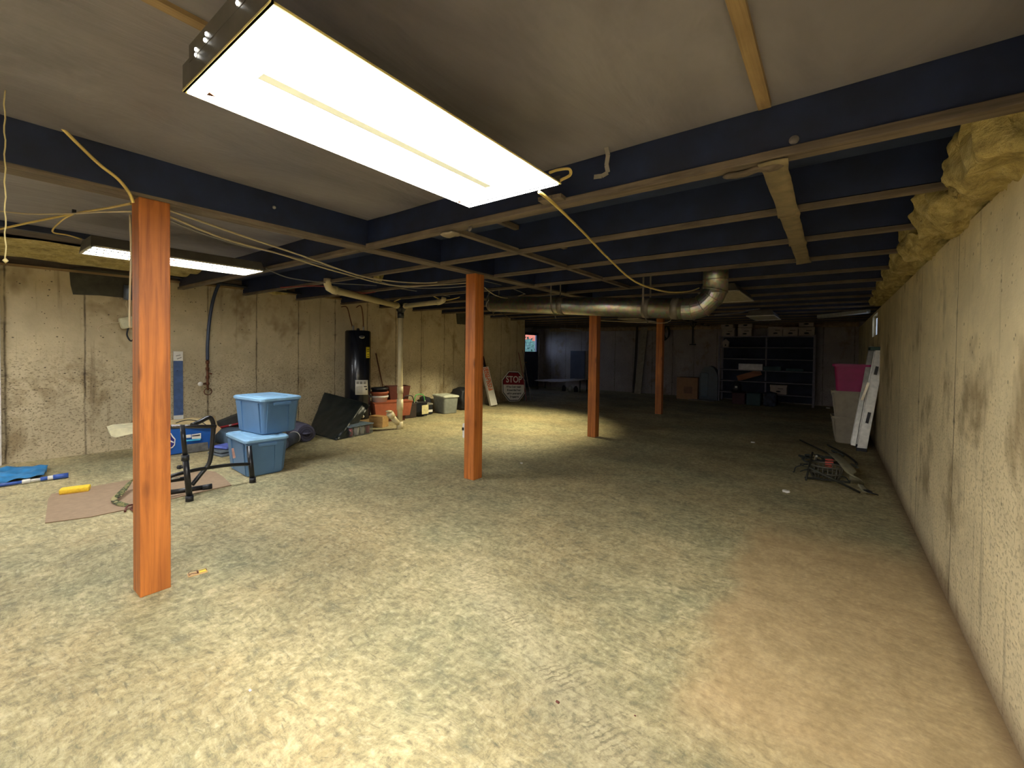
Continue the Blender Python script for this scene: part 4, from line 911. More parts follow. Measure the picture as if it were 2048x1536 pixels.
# clear box with red and white contents
q = W0(722, 868); J = thing('clear_bin', 'low clear plastic bin with red and white jars in front of the water heater', 'storage bin', q)
qa, qb = W0(701, 876), W0(746, 866); dv = qb-qa; ag = math.atan2(dv.y, dv.x); nn = Vector((-dv.y, dv.x, 0)).normalized(); c_ = (qa+qb)/2+nn*.16
t = NT('cloudy_clear_plastic'); t.b.inputs['Base Color'].default_value = (.75, .78, .8, 1); t.b.inputs['Roughness'].default_value = .08; t.b.inputs['Transmission Weight'].default_value = .95; t.b.inputs['IOR'].default_value = 1.1
b = B(); L_ = dv.length
for s_ in (-1, 1): b.box(c_+nn*.155*s_+Vector((0, 0, .08)), (L_, .006, .16), ag); b.box(c_+dv.normalized()*(L_/2-.003)*s_+Vector((0, 0, .08)), (.006, .30, .16), ag)
b.build('walls', t.m, J)
b = B(); b.box(c_+Vector((0, 0, .165)), (L_+.02, .34, .014), ag, .004); b.box(c_+Vector((0, 0, .178)), (L_*.7, .22, .012), ag, .004); b.build('lid', pm('dull_blue_lid', (92, 106, 116), .5), J)
for k in range(4):
    q = qa+dv*(.13+.25*k)+nn*.07; b = B(); b.lathe([(0, .01), (.035, .01), (.035, .12), (.03, .135), (0, .135)], q, 16)
    tag(b.build('jar', (M_RED, M_WHITE, M_WHITE, M_RED)[k]), ('red jar at the left end of the clear bin', 'left white jar in the clear bin', 'right white jar in the clear bin', 'red jar at the right end of the clear bin')[k], 'jar')
# wooden block on the floor right of the heater
b = B(); q = W0(752, 856); b.box(q+Vector((-.1, .13, .095)), (.30, .16, .19), R(14), .004); tag(b.build('wood_block', m_wood('pale_plank', (190, 152, 96), (150, 112, 62), 'X', knots=False)), 'pale wooden block between the clear bin and the terracotta planter', 'wood block')
# planter box with stacked pots
q = W0(772, 842); qa, qb = Vector((-6.92, 4.93, .09)), Vector((-6.55, 5.5, .09))
J = thing('planter_box', 'terracotta-coloured rectangular planter standing on bricks beside the drain pipe', 'planter', (-6.86, 5.28, .1))
m4 = Matrix.Translation((-6.86, 5.28, .1)) @ Matrix.Rotation(R(72), 4, 'Z')
b = B()
def frus(b, l0, w0, l1, w1, z0, z1, hollow=.02):
    a = [b.b.verts.new((sx_*l0/2, sy_*w0/2, z0)) for sx_, sy_ in ((-1, -1), (1, -1), (1, 1), (-1, 1))]
    c = [b.b.verts.new((sx_*l1/2, sy_*w1/2, z1)) for sx_, sy_ in ((-1, -1), (1, -1), (1, 1), (-1, 1))]
    e = [b.b.verts.new((sx_*(l1/2-hollow), sy_*(w1/2-hollow), z1)) for sx_, sy_ in ((-1, -1), (1, -1), (1, 1), (-1, 1))]
    g = [b.b.verts.new((sx_*(l0/2-hollow), sy_*(w0/2-hollow), z0+.02)) for sx_, sy_ in ((-1, -1), (1, -1), (1, 1), (-1, 1))]
    for r0, r1 in ((a, c), (c, e), (e, g)):
        for k in range(4): b.b.faces.new((r0[k], r0[(k+1) % 4], r1[(k+1) % 4], r1[k]))
    b.b.faces.new(a[::-1]); b.b.faces.new(g)
frus(b, .66, .30, .74, .36, 0, .27); b.b.transform(m4); b.build('trough', M_TERRA, J)
b = B(); b.box((0, 0, .27), (.76, .02, .02)); b.b.free()
b = B(); frus(b, .74, .36, .77, .39, .255, .28, .035); b.b.transform(m4); b.build('rim', M_TERRA, J)
b = B(); b.box((-6.86, 5.28, .05), (.22, .5, .1), R(-18), .005); tag(b.build('brick_support', M_BROWNP), 'dark support under the terracotta planter', 'support')
b = B(); frus(b, .36, .28, .44, .34, 0, .28); b.b.transform(Matrix.Translation((-7.12, 5.64, .36)) @ Matrix.Rotation(R(70), 4, 'Z')); tag(b.build('planter_box', M_BROWNP), 'dark reddish-brown planter behind the terracotta trough', 'planter')
b = B(); b.box((-7.14, 5.60, .175), (.24, .22, .35), R(-18)); tag(b.build('dark_crate', M_BLACKP), 'dark crate under the reddish-brown planter', 'crate')
pb = Vector((-7.02, 5.05, 0)); zz = .40
pts_ = ((.40, .16, M_WHITE, 'white round pot at the bottom of the pot stack beside the water heater'), (.475, .165, M_TERRA, 'terracotta round pot in the middle of the pot stack'), (.55, .155, M_BLACKP, 'black round pot on top of the pot stack'))
b = B(); b.box((-7.08, 4.99, .19), (.16, .16, .38), R(-18)); 
b.b.free()
for k, (z_, r_, m_, l_) in enumerate(pts_):
    b = B(); h_ = .10; b.lathe([(0, z_-.02), (r_*.84, z_-.02), (r_*.95, z_+h_-.035), (r_*1.04, z_+h_-.035), (r_*1.04, z_+h_), (r_*.96, z_+h_), (r_*.80, z_), (0, z_)], pb+Vector((.08, .03, 0)), 32)
    tag(b.build('flower_pot', m_), l_, 'flower pot', 'stacked pots beside the water heater')
# batteries
def battery(qx, ag, mb, mh, label, s=1.0, lab_=None):
    J = thing('car_battery', label, 'battery', qx, ag); m4 = WM[J.name]
    b = B(); b.box((0, 0, .10*s), (.19*s, .15*s, .20*s), None, .008); b.box((0, 0, .205*s), (.20*s, .16*s, .02), None, .005); b.b.transform(m4); b.build('case', mb, J)
    b = B(); b.tube(smooth_path([(-.09*s, 0, .2*s), (-.085*s, 0, .27*s), (-.05*s, 0, .325*s), (.05*s, 0, .325*s), (.085*s, 0, .27*s), (.09*s, 0, .2*s)], 5), .010, 8); b.b.transform(m4); b.build('carry_handle', mh, J)
    for sx_ in (-.07, .07):
        b = B(); b.lathe([(0, .21*s), (.012, .21*s), (.01, .235*s), (0, .24*s)], (sx_*s, -.05*s, 0), 10); b.b.transform(m4); b.build('terminal', M_ALU, J)
    return J
battery(W0(823, 836)+Vector((-.10, .0, 0)), R(80), pm('dark_brown_battery', (58, 48, 44), .5), M_BLACKP, 'dark battery with a black handle just right of the drain pipe', 1.35)
JB = battery(W0(845, 832)+Vector((-.10, .0, 0)), R(78), M_BLACKP, pm('green_handle', (84, 170, 84), .4), 'battery with a green handle and pale label between the other two', 1.35)
b = B(); b.prism([WX(x, y, -6.70) for x, y in ((844, 811), (857, 809), (857, 827), (844, 829))], (-.004, 0, 0)); b.build('pale_label', pm('yellowed_label', (206, 196, 146), .8, var=.25, scale=20), JB)
J = thing('battery_charger', 'small black battery charger left of the grey tote', 'charger', W0(866, 828))
q = W0(866, 829)+Vector((-.15, -.04, 0)); b = B(); b.box(q+Vector((0, 0, .11)), (.22, .16, .20), R(-12), .01); b.build('case', M_BLACKP, J)
b = B(); b.box(q+Vector((0, 0, .225)), (.23, .17, .03), R(-12), .006); b.build('grey_top', pm('grey_top', (130, 126, 112), .5), J)
b = B(); b.box(q+Vector((.113, -.0, .08)), (.006, .10, .05), R(-12)); b.build('white_label', M_WHITETXT, J)
tote('storage_tote', 'grey lidded storage tote against the left wall, left of the second post', (-6.84, 6.74, 0), R(-16), .54, .38, .40, pm('mid_grey_polypropylene', (128, 132, 124), .5), pm('pale_grey_lid', (186, 188, 170), .5), ribs=False)
b = B(); b.lump((-7.13, 6.40, .17), (.16, .22, .36), .03, 7, 6, 40); tag(b.build('black_bag', M_BLACKP), 'black bag slumped against the wall behind the grey tote', 'bag')
b = B(); b.lump((-6.95, 7.42, .24), (.4, .45, .50), .05, 6, 8, 44); tag(b.build('black_bag', pm('black_nylon', (24, 25, 30), .6)), 'black bag half hidden behind the second post', 'bag')
# cinder-white outlet on post 2
J = thing('post_outlet', 'small white outlet low on the left side of the second post', 'outlet', (-3.21, 3.44, .42))
q = WY(926, 862, 3.41); b = B(); b.box((-3.19, 3.46, q.z), (.05, .07, .16), None, .01); b.build('box', M_WHITE, J)
b = B(); b.box((-3.20, 3.42, q.z+.02), (.02, .012, .03)); b.build('slot', M_DARKTXT, J)
# ------------------------------------------------------------ long boxed blade/shelf leaning, stop sign, rods
bt = W0(989, 813, 0)+Vector((-.03, 0, 0)); tp = WL(969, 735, .13)
J = thing('long_carton', 'long narrow white carton with orange lettering leaning right of the second post', 'carton', bt)
d_ = (tp-bt); 
b = B(); b.bar(bt+Vector((0, 0, .02)), tp, .17, .11, 0, (.85, -.45, 0)); b.build('carton', M_PAPER, J)
LC = J.children[0] if J.children else J
up_ = d_.normalized(); side = Vector((.85, -.45, 0)).cross(up_).normalized(); nrm = up_.cross(side).normalized()
if nrm.dot(Vector((0, 0, EYE))-bt) < 0: nrm = -nrm
tx = nrm.cross(up_).normalized()
# face toward the room carries an orange panel and letters
camv = (Vector((0, 0, EYE))-bt); 
b = B(); b.bar(bt.lerp(tp, .26)+nrm*.062, bt.lerp(tp, .95)+nrm*.062, .004, .004); b.b.free()
b = B()
for ln_, off_ in (('CLOSET DOOR KIT', .030), ('HEAVY DUTY STEEL', -.032)):
    b.text(ln_, .085, frame(bt.lerp(tp, .60)+nrm*.058+tx*off_, up_*-1, nrm.cross(up_*-1), nrm), .001, 1.05, .004)
b.build('orange_lettering', M_ORANGETXT, LC)
b = B(); b.bar(tp-d_*.02, tp+d_*.35, .05, .02, 0, (1, .3, 0)); b.bar(tp-d_*.02+Vector((0, .05, 0)), tp+d_*.3+Vector((0, .05, 0)), .03, .02); b.build('dark_blade', pm('dark_maroon_metal', (56, 36, 40), .4, .4), J)
# stop sign
sb = W0(1028, 803); st = WL(1027, 743, .10)
J = thing('stop_sign', 'octagonal red and white stop sign leaning on the left wall', 'sign', sb)
cen = (WL(1026, 772, .28)); upv = (st-Vector((sb.x, sb.y, 0))).normalized()
nx = Vector((1, -.25, 0)); nx = (nx-upv*nx.dot(upv)).normalized(); xv = upv.cross(nx).normalized()
hx = .36; hh = (st-sb).length/2; cen = (st+sb)/2
Fm = frame(cen, xv, upv, nx)
def octo(b, k, z0, z1, ylo=-9, yhi=9):
    a = hh*k; c = a*.4142; pts = [(-c, -a), (c, -a), (a, -c), (a, c), (c, a), (-c, a), (-a, c), (-a, -c)]
    if yhi < 9: pts = [(-c, -a), (c, -a), (a, -c), (a, yhi), (-a, yhi), (-a, -c)]
    if ylo > -9: pts = [(-a, ylo), (a, ylo), (a, c), (c, a), (-c, a), (-a, c)]
    b.prism([Fm @ Vector((x, y, z0)) for x, y in pts], nx*(z1-z0)); return b
b = octo(B(), 1, 0, .006); SP = b.build('panel', M_WHITETXT, J)
b = octo(B(), .95, .006, .008); b.build('black_border', M_DARKTXT, SP)
b = octo(B(), .90, .008, .010, yhi=hh*.12); b.build('white_field', M_WHITETXT, SP)
b = octo(B(), .90, .008, .010, ylo=hh*.12); b.build('red_field', pm('sign_red', (128, 18, 34), .5, var=.05), SP)
b = B(); b.text('STOP', hh*.60, Fm @ Matrix.Translation((0, hh*.45, .012)), .001, .95, .004); b.build('stop_lettering', M_WHITETXT, SP)
b = B()
for k, tx_ in enumerate(('If You Come inside', 'Beyond this Fence', 'will be prosecuted', 'Trespassers')):
    b.text(tx_, hh*.18, Fm @ Matrix.Translation((0, -hh*(.03+.22*k), .012)), .001, .9, .002)
b.build('small_lettering', M_DARKTXT, SP)
# rods leaning by the sign
b = B(); b.tube([W0(1053, 803), W0(1053, 803).lerp(WL(1037, 705, .05), .5)+Vector((.02, 0, 0)), WL(1037, 705, .05)], .010, 6); tag(b.build('fishing_rod', pm('red_rod', (130, 52, 52), .4)), 'red rod leaning on the wall just right of the stop sign', 'rod')
b = B(); b.tube([W0(1062, 801), WL(1045, 700, .03)], .009, 6); tag(b.build('fishing_rod', pm('grey_rod', (110, 104, 100), .4)), 'grey rod leaning at the end of the left wall', 'rod')
b = B(); b.tube([W0(1070, 803), WL(1047, 745, .03)], .008, 6); tag(b.build('fishing_rod', pm('grey_rod2', (90, 84, 84), .4)), 'short grey rod with its foot farthest right of the stop sign', 'rod')
# ------------------------------------------------------------ far end of the room
JX = thing('shelving_unit', 'wide light-framed shelving unit standing against the far wall', 'shelving', (-1.49, 13.85, 0))
SX0, SX1, SY0, SY1 = -2.62, -.36, 13.6, 14.1
M_SHELF = pm('bluish_grey_shelf', (120, 116, 128), .6)
for x in (SX0, SX1):
    for y in (SY0+.02, SY1-.02):
        b = B(); b.box((x, y, .945), (.05, .04, 1.89)); b.build('upright', M_SHELF, JX)
b = B(); b.box(((SX0+SX1)/2, SY1-.02, .93), (.04, .04, 1.86)); b.build('upright', M_SHELF, JX)
for z in (.285, .61, .925, 1.24, 1.565, 1.87):
    b = B(); b.box(((SX0+SX1)/2, (SY0+SY1)/2, z-.012), (SX1-SX0+.04, SY1-SY0, .022), None, .003); b.build('shelf', M_SHELF, JX)
b = B(); b.box(((SX0+SX1)/2, SY1-.005, .95), (SX1-SX0, .008, 1.8)); b.build('back_panel', pm('dark_blue_panel', (34, 40, 58), .8, var=.4, scale=3), JX)
M_BANK = pm('white_file_box', (168, 156, 146), .8, var=.08)
def filebox(x0, x1, y0, z, h, label, hole=.3):
    J = thing('file_box', label, 'box', ((x0+x1)/2, y0+.2, z), 0, 'white file boxes on the shelving')
    b = B(); b.box(((x0+x1)/2, y0+.2, z+h/2), (x1-x0, .38, h), None, .004); ct = b.build('carton', M_BANK, J)
    b = B(); b.box(((x0+x1)/2, y0+.2, z+h-.03), (x1-x0+.015, .395, .06), None, .004); b.build('lid', M_BANK, J)
    b = B(); b.lathe([(0, 0), (.05, 0), (.05, .003), (0, .003)], (0, 0, 0), 16); b.b.transform(frame(((x0+x1)/2, y0+.01, z+h*hole), (1, 0, 0), (0, 0, 1), (0, -1, 0)) @ Matrix.Diagonal((1.1, .42, 1, 1))); b.build('hand_hole', M_DARKTXT, ct)
    b = B(); b.box(((x0+x1)/2+.05, y0+.006, z+h*.62), (.12, .004, .02)); b.build('writing', pm('faded_ink', (90, 84, 80), .8), ct)
z1_, z2_ = 1.872, 2.115
filebox(-2.57, -2.24, 13.62, z1_, .235, 'lower white file box at the left end of the top shelf')
filebox(-2.60, -2.28, 13.64, z2_, .225, 'upper white file box at the left end of the top shelf')
filebox(-2.15, -1.81, 13.62, z1_, .235, 'lower white file box of the second stack on the top shelf')
filebox(-2.14, -1.79, 13.60, z2_, .22, 'upper white file box of the second stack on the top shelf')
filebox(-1.40, -1.075, 13.62, z1_, .25, 'single white file box in the middle of the top shelf')
filebox(-1.06, -.73, 13.62, z1_, .235, 'single white file box between the middle box and the right stack')
filebox(-.71, -.37, 13.62, z1_, .225, 'lower white file box at the right end of the top shelf')
filebox(-.71, -.39, 13.62, z2_, .22, 'upper white file box at the right end of the top shelf')
filebox(-1.33, -.95, 13.64, .29, .25, 'pale file box on the lowest shelf right of centre')
J = thing('birdhouse', 'small pale house-shaped ornament on the second shelf at the left', 'ornament', (-2.47, 13.7, 1.57))
b = B(); b.prism([(-2.54, 13.66, 1.568), (-2.40, 13.66, 1.568), (-2.38, 13.66, 1.71), (-2.47, 13.66, 1.80), (-2.56, 13.66, 1.71)], (0, .12, 0)); b.build('body', M_BANK, J)
b = B(); b.box((-2.47, 13.655, 1.62), (.03, .006, .05)); b.build('opening', M_DARKTXT, J)
b = B(); p0, p1 = WY(1477, 727, 13.55), WY(1525, 741, 13.55); b.box(((p0.x+p1.x)/2, 13.57, (p0.z+p1.z)/2), (p1.x-p0.x, .05, p0.z-p1.z), None, .015); tag(b.build('serving_tray', pm('white_melamine', (206, 204, 206), .5)), 'white rectangular panel standing in the middle of the shelving', 'tray')  # plain white panel set on the shelving
b = B(); b.box((-1.30, 13.75, .985), (.42, .25, .11), None, .01); b.box((-.78, 13.75, .965), (.4, .25, .07), None, .01); tag(b.build('dim_box', pm('dim_teal_box', (60, 84, 92), .7)), 'dim bluish box on the shelf right of the white panel', 'box')
b = B(); a_, c_ = WY(1475, 757, 13.72), WY(1522, 744, 13.72); b.bar(a_, c_, .16, .03, 0, (0, 1, 0)); tag(b.build('wood_plank', m_wood('warm_plank', (150, 92, 56), (100, 58, 34), 'X', knots=False)), 'orange-brown plank sloping below the white panel', 'plank')
for k, (x, y, s_, m_, l_, c__) in enumerate(((1478, 812, (.32, .3, .3), pm('dark_red_crate', (70, 40, 44), .7), 'dark reddish crate on the floor below the shelving', 'crate'), (1508, 812, (.34, .35, .32), pm('dark_teal_tub', (20, 54, 58), .6), 'dark teal tub on the floor below the middle of the shelving', 'tub'), (1540, 812, (.28, .3, .36), pm('speckled_sack', (52, 58, 74), .8, var=.7, scale=10), 'dark blue sack with white specks on the floor before the shelving', 'sack'))):
    q = WY(x, y, 13.2); b = B()
    if k == 2: b.lump((q.x, 13.2, s_[2]/2), s_, .03, 6, 6, 50)
    else:
        b.box((q.x, 13.2, s_[2]/2), s_, None, .02); b.box((q.x, 13.2, s_[2]), (s_[0]+.02, s_[1]+.02, .02), None, .006)
    tag(b.build(('crate', 'tub', 'sack')[k], m_), l_, c__)
J = thing('dark_figure_jug', 'black jug with a pale mark standing on the reddish crate', 'jug', (WY(1470, 790, 13.2).x, 13.2, .32))
xq = WY(1472, 790, 13.2).x; b = B(); b.lathe([(0, .31), (.12, .31), (.13, .42), (.12, .52), (.06, .58), (.06, .62), (0, .62)], (xq, 13.2, 0), 20); b.build('body', M_BLACKP, J)
b = B(); b.box((xq+.02, 13.068, .47), (.06, .006, .05)); b.build('pale_mark', M_WHITETXT, J)
# cardboard box
xa, xb = -3.74, -3.14; J = thing('cardboard_box', 'brown cardboard box on the floor left of the shelving', 'box', ((xa+xb)/2, 13.6, 0))
zt = WY(1370, 755, 13.36).z
b = B(); b.box(((xa+xb)/2, 13.6, zt/2), (xb-xa, .45, zt), None, .006); b.build('carton', M_CARD, J)
b = B(); b.box(((xa+xb)/2+.03, 13.372, zt*.43), (.24, .004, .2)); b.build('printed_square', pm('faded_brown_print', (112, 82, 60), .8), J)
b = B(); b.box(((xa+xb)/2, 13.6, zt+.004), (.05, .45, .004)); b.build('tape', M_TAPE, J)
# teal tall case with domed top
J = thing('domed_case', 'dark teal case with a rounded top standing between the cardboard box and the shelving', 'case', (-2.87, 13.7, 0))
za = WY(1410, 732, 13.5).z
b = B(); prof = [(-.26, 0), (.24, 0), (.24, za*.62)]+[(.24*math.cos(R(a)), za*.62+(za*.38)*math.sin(R(a))) for a in range(15, 91, 15)]+[(-.26*math.cos(R(a)), za*.62+za*.38*math.sin(R(a))) for a in range(75, -1, -15)]
b.prism([(-2.87+x, 13.5, z) for x, z in prof], (0, .35, 0)); b.build('shell', pm('dark_teal_plastic', (24, 46, 62), .4), J)
b = B(); b.box((-2.98, 13.49, za*.45), (.2, .02, za*.7), None, .01); b.build('front_panel', pm('teal_plastic', (36, 64, 84), .4), J)
b = B(); b.box((-3.0, 13.3, .012), (.7, .25, .02)); tag(b.build('pale_slat', pm('pale_slat_', (130, 120, 110), .7)), 'thin pale slat on the floor in front of the dark teal case', 'slat')
# pale board leaning on the far wall + dark strip beside it
bb = WY(1275, 783, 13.95); tt = WY(1289, 655, 14.25)
b = B(); b.bar((bb.x, 13.95, .0), (tt.x, 14.25, tt.z), .22, .03, 0, (0, 1, 0)); tag(b.build('leaning_board', pm('pale_painted_board', (150, 140, 120), .7, var=.2)), 'pale board leaning on the far wall left of the farthest post', 'board')
b = B(); b.bar((bb.x-.2, 14.12, .0), (tt.x-.25, 14.26, tt.z+.05), .07, .03, 0, (0, 1, 0)); tag(b.build('leaning_board', pm('dark_board_', (48, 40, 36), .7)), 'narrow dark board leaning just left of the pale board', 'board')
b = B(); q = WY(1330, 660, 14.2)
for k in range(6): b.tube([q+Vector((.02*k, -.02*k, 0))+Vector((.11*math.cos(a_), 0, -.1+.24*math.sin(a_)))*(1-.04*k) for a_ in [i*math.pi/9 for i in range(19)]], .010, 6)
tag(b.build('coiled_hose', M_BLACKP), 'coiled dark hose hanging on the far wall right of the farthest post', 'hose')
J = thing('hanging_tool', 'black forked tool hanging from the joist right of the farthest post', 'tool', WY(1386, 690, 10.8))
b = B(); Y_ = 11.085; b.tube([WY(1381, 648, Y_), WY(1386, 657, Y_), WY(1392, 648, Y_)], .012, 6); b.tube([WY(1386, 640, Y_), WY(1386, 686, Y_)], .014, 6); b.tube([WY(1386, 657, Y_), WY(1385, 688, Y_)], .02, 6); b.tube([WY(1379, 689, Y_), WY(1392, 689, Y_)], .018, 6)
q = WY(1386, 645, Y_); b.tube([q, (q.x, Y_, ZJ)], .006, 6); b.build('fork', M_BLACKP, J)
# low white-topped table / sheet in the far left corner
J = thing('white_sheet', 'pale sheet draped over a low rack in the far left corner', 'sheet', (-7.7, 13.4, .3))
b = B(); b.grid(lambda u, v: Vector((-8.62+1.95*u, 12.95+.6*v, .30+.13*u-.07*math.sin(math.pi*u)*(1-v)+.02*noise.noise(Vector((u*7, v*5, 2))))), 26, 8, .02); b.build('sheet', pm('grey_white_sheet', (176, 166, 164), .8), J)
b = B()
for x in (-8.5, -6.8):
    for y in (13.0, 13.5): b.tube([(x, y, 0), (x, y, .30 if x < -8 else .4)], .02, 8)
b.build('rack_legs', M_BLACKP, J)
for k, x in enumerate((-7.45, -7.2, -6.98)):
    b = B(); b.lathe([(0, 0), (.07, 0), (.075, .12), (.05, .17), (.03, .2), (0, .2)], (x, 13.05, 0), 14); tag(b.build('bottle', (M_BLACKP, M_ALU, M_BLACKP)[k]), ('dark jar under the left of the pale sheet', 'shiny jar under the pale sheet', 'dark jar under the right of the pale sheet')[k], 'jar', 'jars under the pale sheet')
b = B(); b.box((WY(1152, 715, 14.1).x, 14.24, .85), (.6, .03, 1.1)); tag(b.build('blue_grey_panel', pm('blue_grey_panel', (72, 76, 88), .7, var=.2, scale=3)), 'faint blue-grey reflection painted as a slab on the far wall left of the third post', 'panel')  # light blue wall reflection painted as a thin coloured slab
# things outside the glazed door
OR = m_wood('orange_siding', (214, 112, 72), (170, 78, 48), 'Z', knots=False, rough=.8)
b = B()
for k in range(14): b.box((-13.6, 18.4+.165*k, 1.9), (.04, .16, 3.8))
tag(b.build('orange_boards', OR), 'orange board siding seen outside through the door glass', 'siding')
t = NT('leafy_green'); f = t.noise(t.map(), 9, 5, .7); GRM = t.done(t.ramp(f, [(.35, lin((20, 40, 30))), (.55, lin((46, 78, 56))), (.7, lin((96, 124, 88)))]), .8)
b = B(); rnd = random.Random(4); b.grid(lambda u, v: Vector((-11.2-1.4*v+.25*noise.noise(Vector((u*14, v*5, 0))), 13.2+9*u, 1.95*v+.12*noise.noise(Vector((u*20, v*3, 3))))), 60, 12)
b.lump((-14.2, 22.4, 2.3), (1.5, 3.2, 4.6), .5, 2, 14, 8)
for k in range(900):
    p = Vector((-11.8+rnd.uniform(-.3, .3), rnd.uniform(14.2, 19), abs(rnd.gauss(0, .8))+.0)); p.z = min(p.z, 2.0)
    a_ = Vector((rnd.uniform(-1, 1), rnd.uniform(-1, 1), rnd.uniform(-1, 1))).normalized()*.09; c_ = a_.cross(Vector((rnd.random(), rnd.random(), 1))).normalized()*.05
    vs = [b.b.verts.new(p+q) for q in (a_, c_, -a_, -c_)]; b.b.faces.new(vs)
tag(b.build('shrub', GRM, None, False), 'green shrubbery seen outside through the door glass', 'shrub')
# ------------------------------------------------------------ bins and ladder by the right wall
MCB = pm('cream_tub_plastic', (164, 154, 134), .5, var=.1)
bx, by = .26, 8.66
tote('storage_tub', 'bottom cream storage bin stacked by the right wall behind the ladder', (bx, by, 0), R(3), .46, .40, .42, MCB, MCB, 'cream bins by the right wall', lid=False, ribs=True, taper=.80)
tote('storage_tub', 'upper cream storage bin directly beneath the magenta one', (bx-.01, by+.02, .40), R(1), .46, .40, .42, MCB, MCB, 'cream bins by the right wall', lid=False, ribs=True, taper=.80)
tote('storage_tub', 'magenta storage bin on top of the two cream bins', (bx, by, .80), R(0), .46, .40, .44, pm('magenta_plastic', (164, 26, 96), .45, var=.1), M_RED, None, lid=False, ribs=False, taper=.82)
# folding ladder leaning on the right wall
J = thing('ladder', 'folded aluminium ladder leaning on the right wall in front of the bins', 'ladder', W0(1722, 905))
fr_b, bk_b = W0(1724, 903), W0(1705, 893)
fr_t, bk_t = WX(1762, 700, .50), WX(1745, 694, .50)
fr_t = Vector((.50, fr_b.y+.05, WX(1762, 700, .50).z)); 
FB, FT = W0(1723, 902), WY(1761, 700, W0(1723, 902).y+.15)
BB, BT = W0(1706, 891, .03), WY(1744, 693, W0(1706, 891).y+.12)
b = B(); b.bar(FB, FT, .11, .03, .003, (0, 1, 0)); b.build('rail', M_ALU, J)
b = B(); b.bar(FB+Vector((0, .30, .02)), FT+Vector((0, .26, 0)), .11, .03, .003, (0, 1, 0)); b.build('rail', M_ALU, J)
b = B(); b.bar(BB, BT, .06, .03, .003, (0, 1, 0)); b.build('rear_rail', M_ALU, J)
b = B(); b.bar(BB+Vector((0, .14, 0)), BT+Vector((0, .10, 0)), .06, .03, .003, (0, 1, 0)); b.build('rear_rail', M_ALU, J)
for k in range(5):
    b = B(); s_ = (k+.7)/5.6; p = FB.lerp(FT, s_)+Vector((-.02, .02, 0)); q = FB.lerp(FT, s_)+Vector((-.02, .28-.01*k, 0)); b.bar(p, q, .09, .025, .003, (1, 0, 0)); b.build('step', M_ALU, J)
    b = B(); b.bar(BB.lerp(BT, s_)+Vector((0, .02, 0)), BB.lerp(BT, s_)+Vector((0, .12, 0)), .03, .02, 0, (1, 0, 0)); b.build('rear_bar', M_ALU, J)
b = B(); b.bar(WY(1724, 800, FB.y-.03), WY(1737, 765, FB.y-.03), .03, .02, 0, (0, 1, 0)); b.build('spreader', pm('bright_alu', (214, 210, 196), .25, .8), J)
for (x, y, s_) in ((1736, 835, .10), (1752, 741, .07)):
    q = WY(x, y, FB.y+.02); b = B(); b.box((q.x, q.y-.015-.02, q.z), (.035, .006, .16 if s_ > .08 else .12), Matrix.Rotation(.17, 3, 'Y'), .002); b.build('slot_plate', M_BLACKP, J)
b = B(); b.box(((FT.x+BT.x)/2, FT.y+.18, FT.z+.02), (.16, .46, .05), None, .01); b.build('green_top_cap', pm('dark_green_plastic', (22, 64, 50), .5), J)
for p in (FB, FB+Vector((0, .30, .0))):
    b = B(); b.box(p+Vector((0, 0, .02)), (.12, .06, .05), None, .005); b.build('foot_pad', M_BLACKP, J)

# ------------------------------------------------------------ camouflaged wire gear on the floor at the right
gq = W0(1660, 965)
J = thing('climbing_seat', 'tangled gear with a wire basket and camouflage straps on the floor by the right wall', 'hunting gear', gq)
MDK = pm('olive_dark_metal', (52, 52, 44), .6, .3, var=.3)
c_ = W0(1650, 962)+Vector((0, .12, 0))
b = B()
for k in range(22):                       # wire basket: ribs between three rings
    a = 2*math.pi*k/22; p = Vector((.15*math.cos(a), .12*math.sin(a), 0))
    b.tube([c_+p*.8, c_+p+Vector((0, 0, .07)), c_+p*1.05+Vector((0, 0, .15))], .006, 5)
for z_, s_ in ((.01, .8), (.075, 1.0), (.15, 1.05)): b.tube([c_+Vector((.15*s_*math.cos(R(a)), .12*s_*math.sin(R(a)), z_)) for a in range(0, 361, 20)], .010, 6)
b.build('wire_basket', pm('grey_olive_wire', (92, 88, 74), .6, .2, var=.3), J)
b = B()
for (a_, e_) in ((((1610, 955), .02), ((1700, 965), .08)), (((1618, 935), .22), ((1720, 985), .03)), (((1625, 905), .25), ((1612, 960), .04)), (((1600, 880), .12), ((1715, 935), .20))):
    b.tube([W0(a_[0][0], a_[0][1], a_[1]), W0(e_[0][0], e_[0][1], e_[1])], .011, 8)
b.tube(smooth_path([W0(1655, 890, .10), W0(1690, 908, .12), W0(1712, 925, .12), W0(1712, 930, .10)], 5), .012, 8)
b.build('frame', MDK, J)
b = B()
for k in range(14):                       # loose webbing and cord over the frame
    rn = random.Random(k); p0 = c_+Vector((rn.uniform(-.2, .22), rn.uniform(-.1, .5), rn.uniform(.03, .2))); 
    pts = [p0]
    for i in range(4): pts.append(pts[-1]+Vector((rn.uniform(-.12, .12), rn.uniform(-.1, .12), rn.uniform(-.05, .05)))); pts[-1].z = max(.02, pts[-1].z)
    b.tube(smooth_path(pts, 4), rn.choice((.006, .009, .012)), 6)
b.build('cords', pm('dark_cord', (40, 44, 40), .8), J)
def ribbon(pts, wd, m, nm, par, up=Vector((0, 0, 1))):
    P_ = smooth_path(pts, 6); n = len(P_); b = B()
    def f_(u, v):
        i = min(int(round(u*(n-1))), n-1); d = (P_[min(i+1, n-1)]-P_[max(i-1, 0)]).normalized(); s_ = d.cross(up).normalized()
        return P_[i]+s_*wd*(v-.5)
    b.grid(f_, n-1, 3, .008); return b.build(nm, m, par)
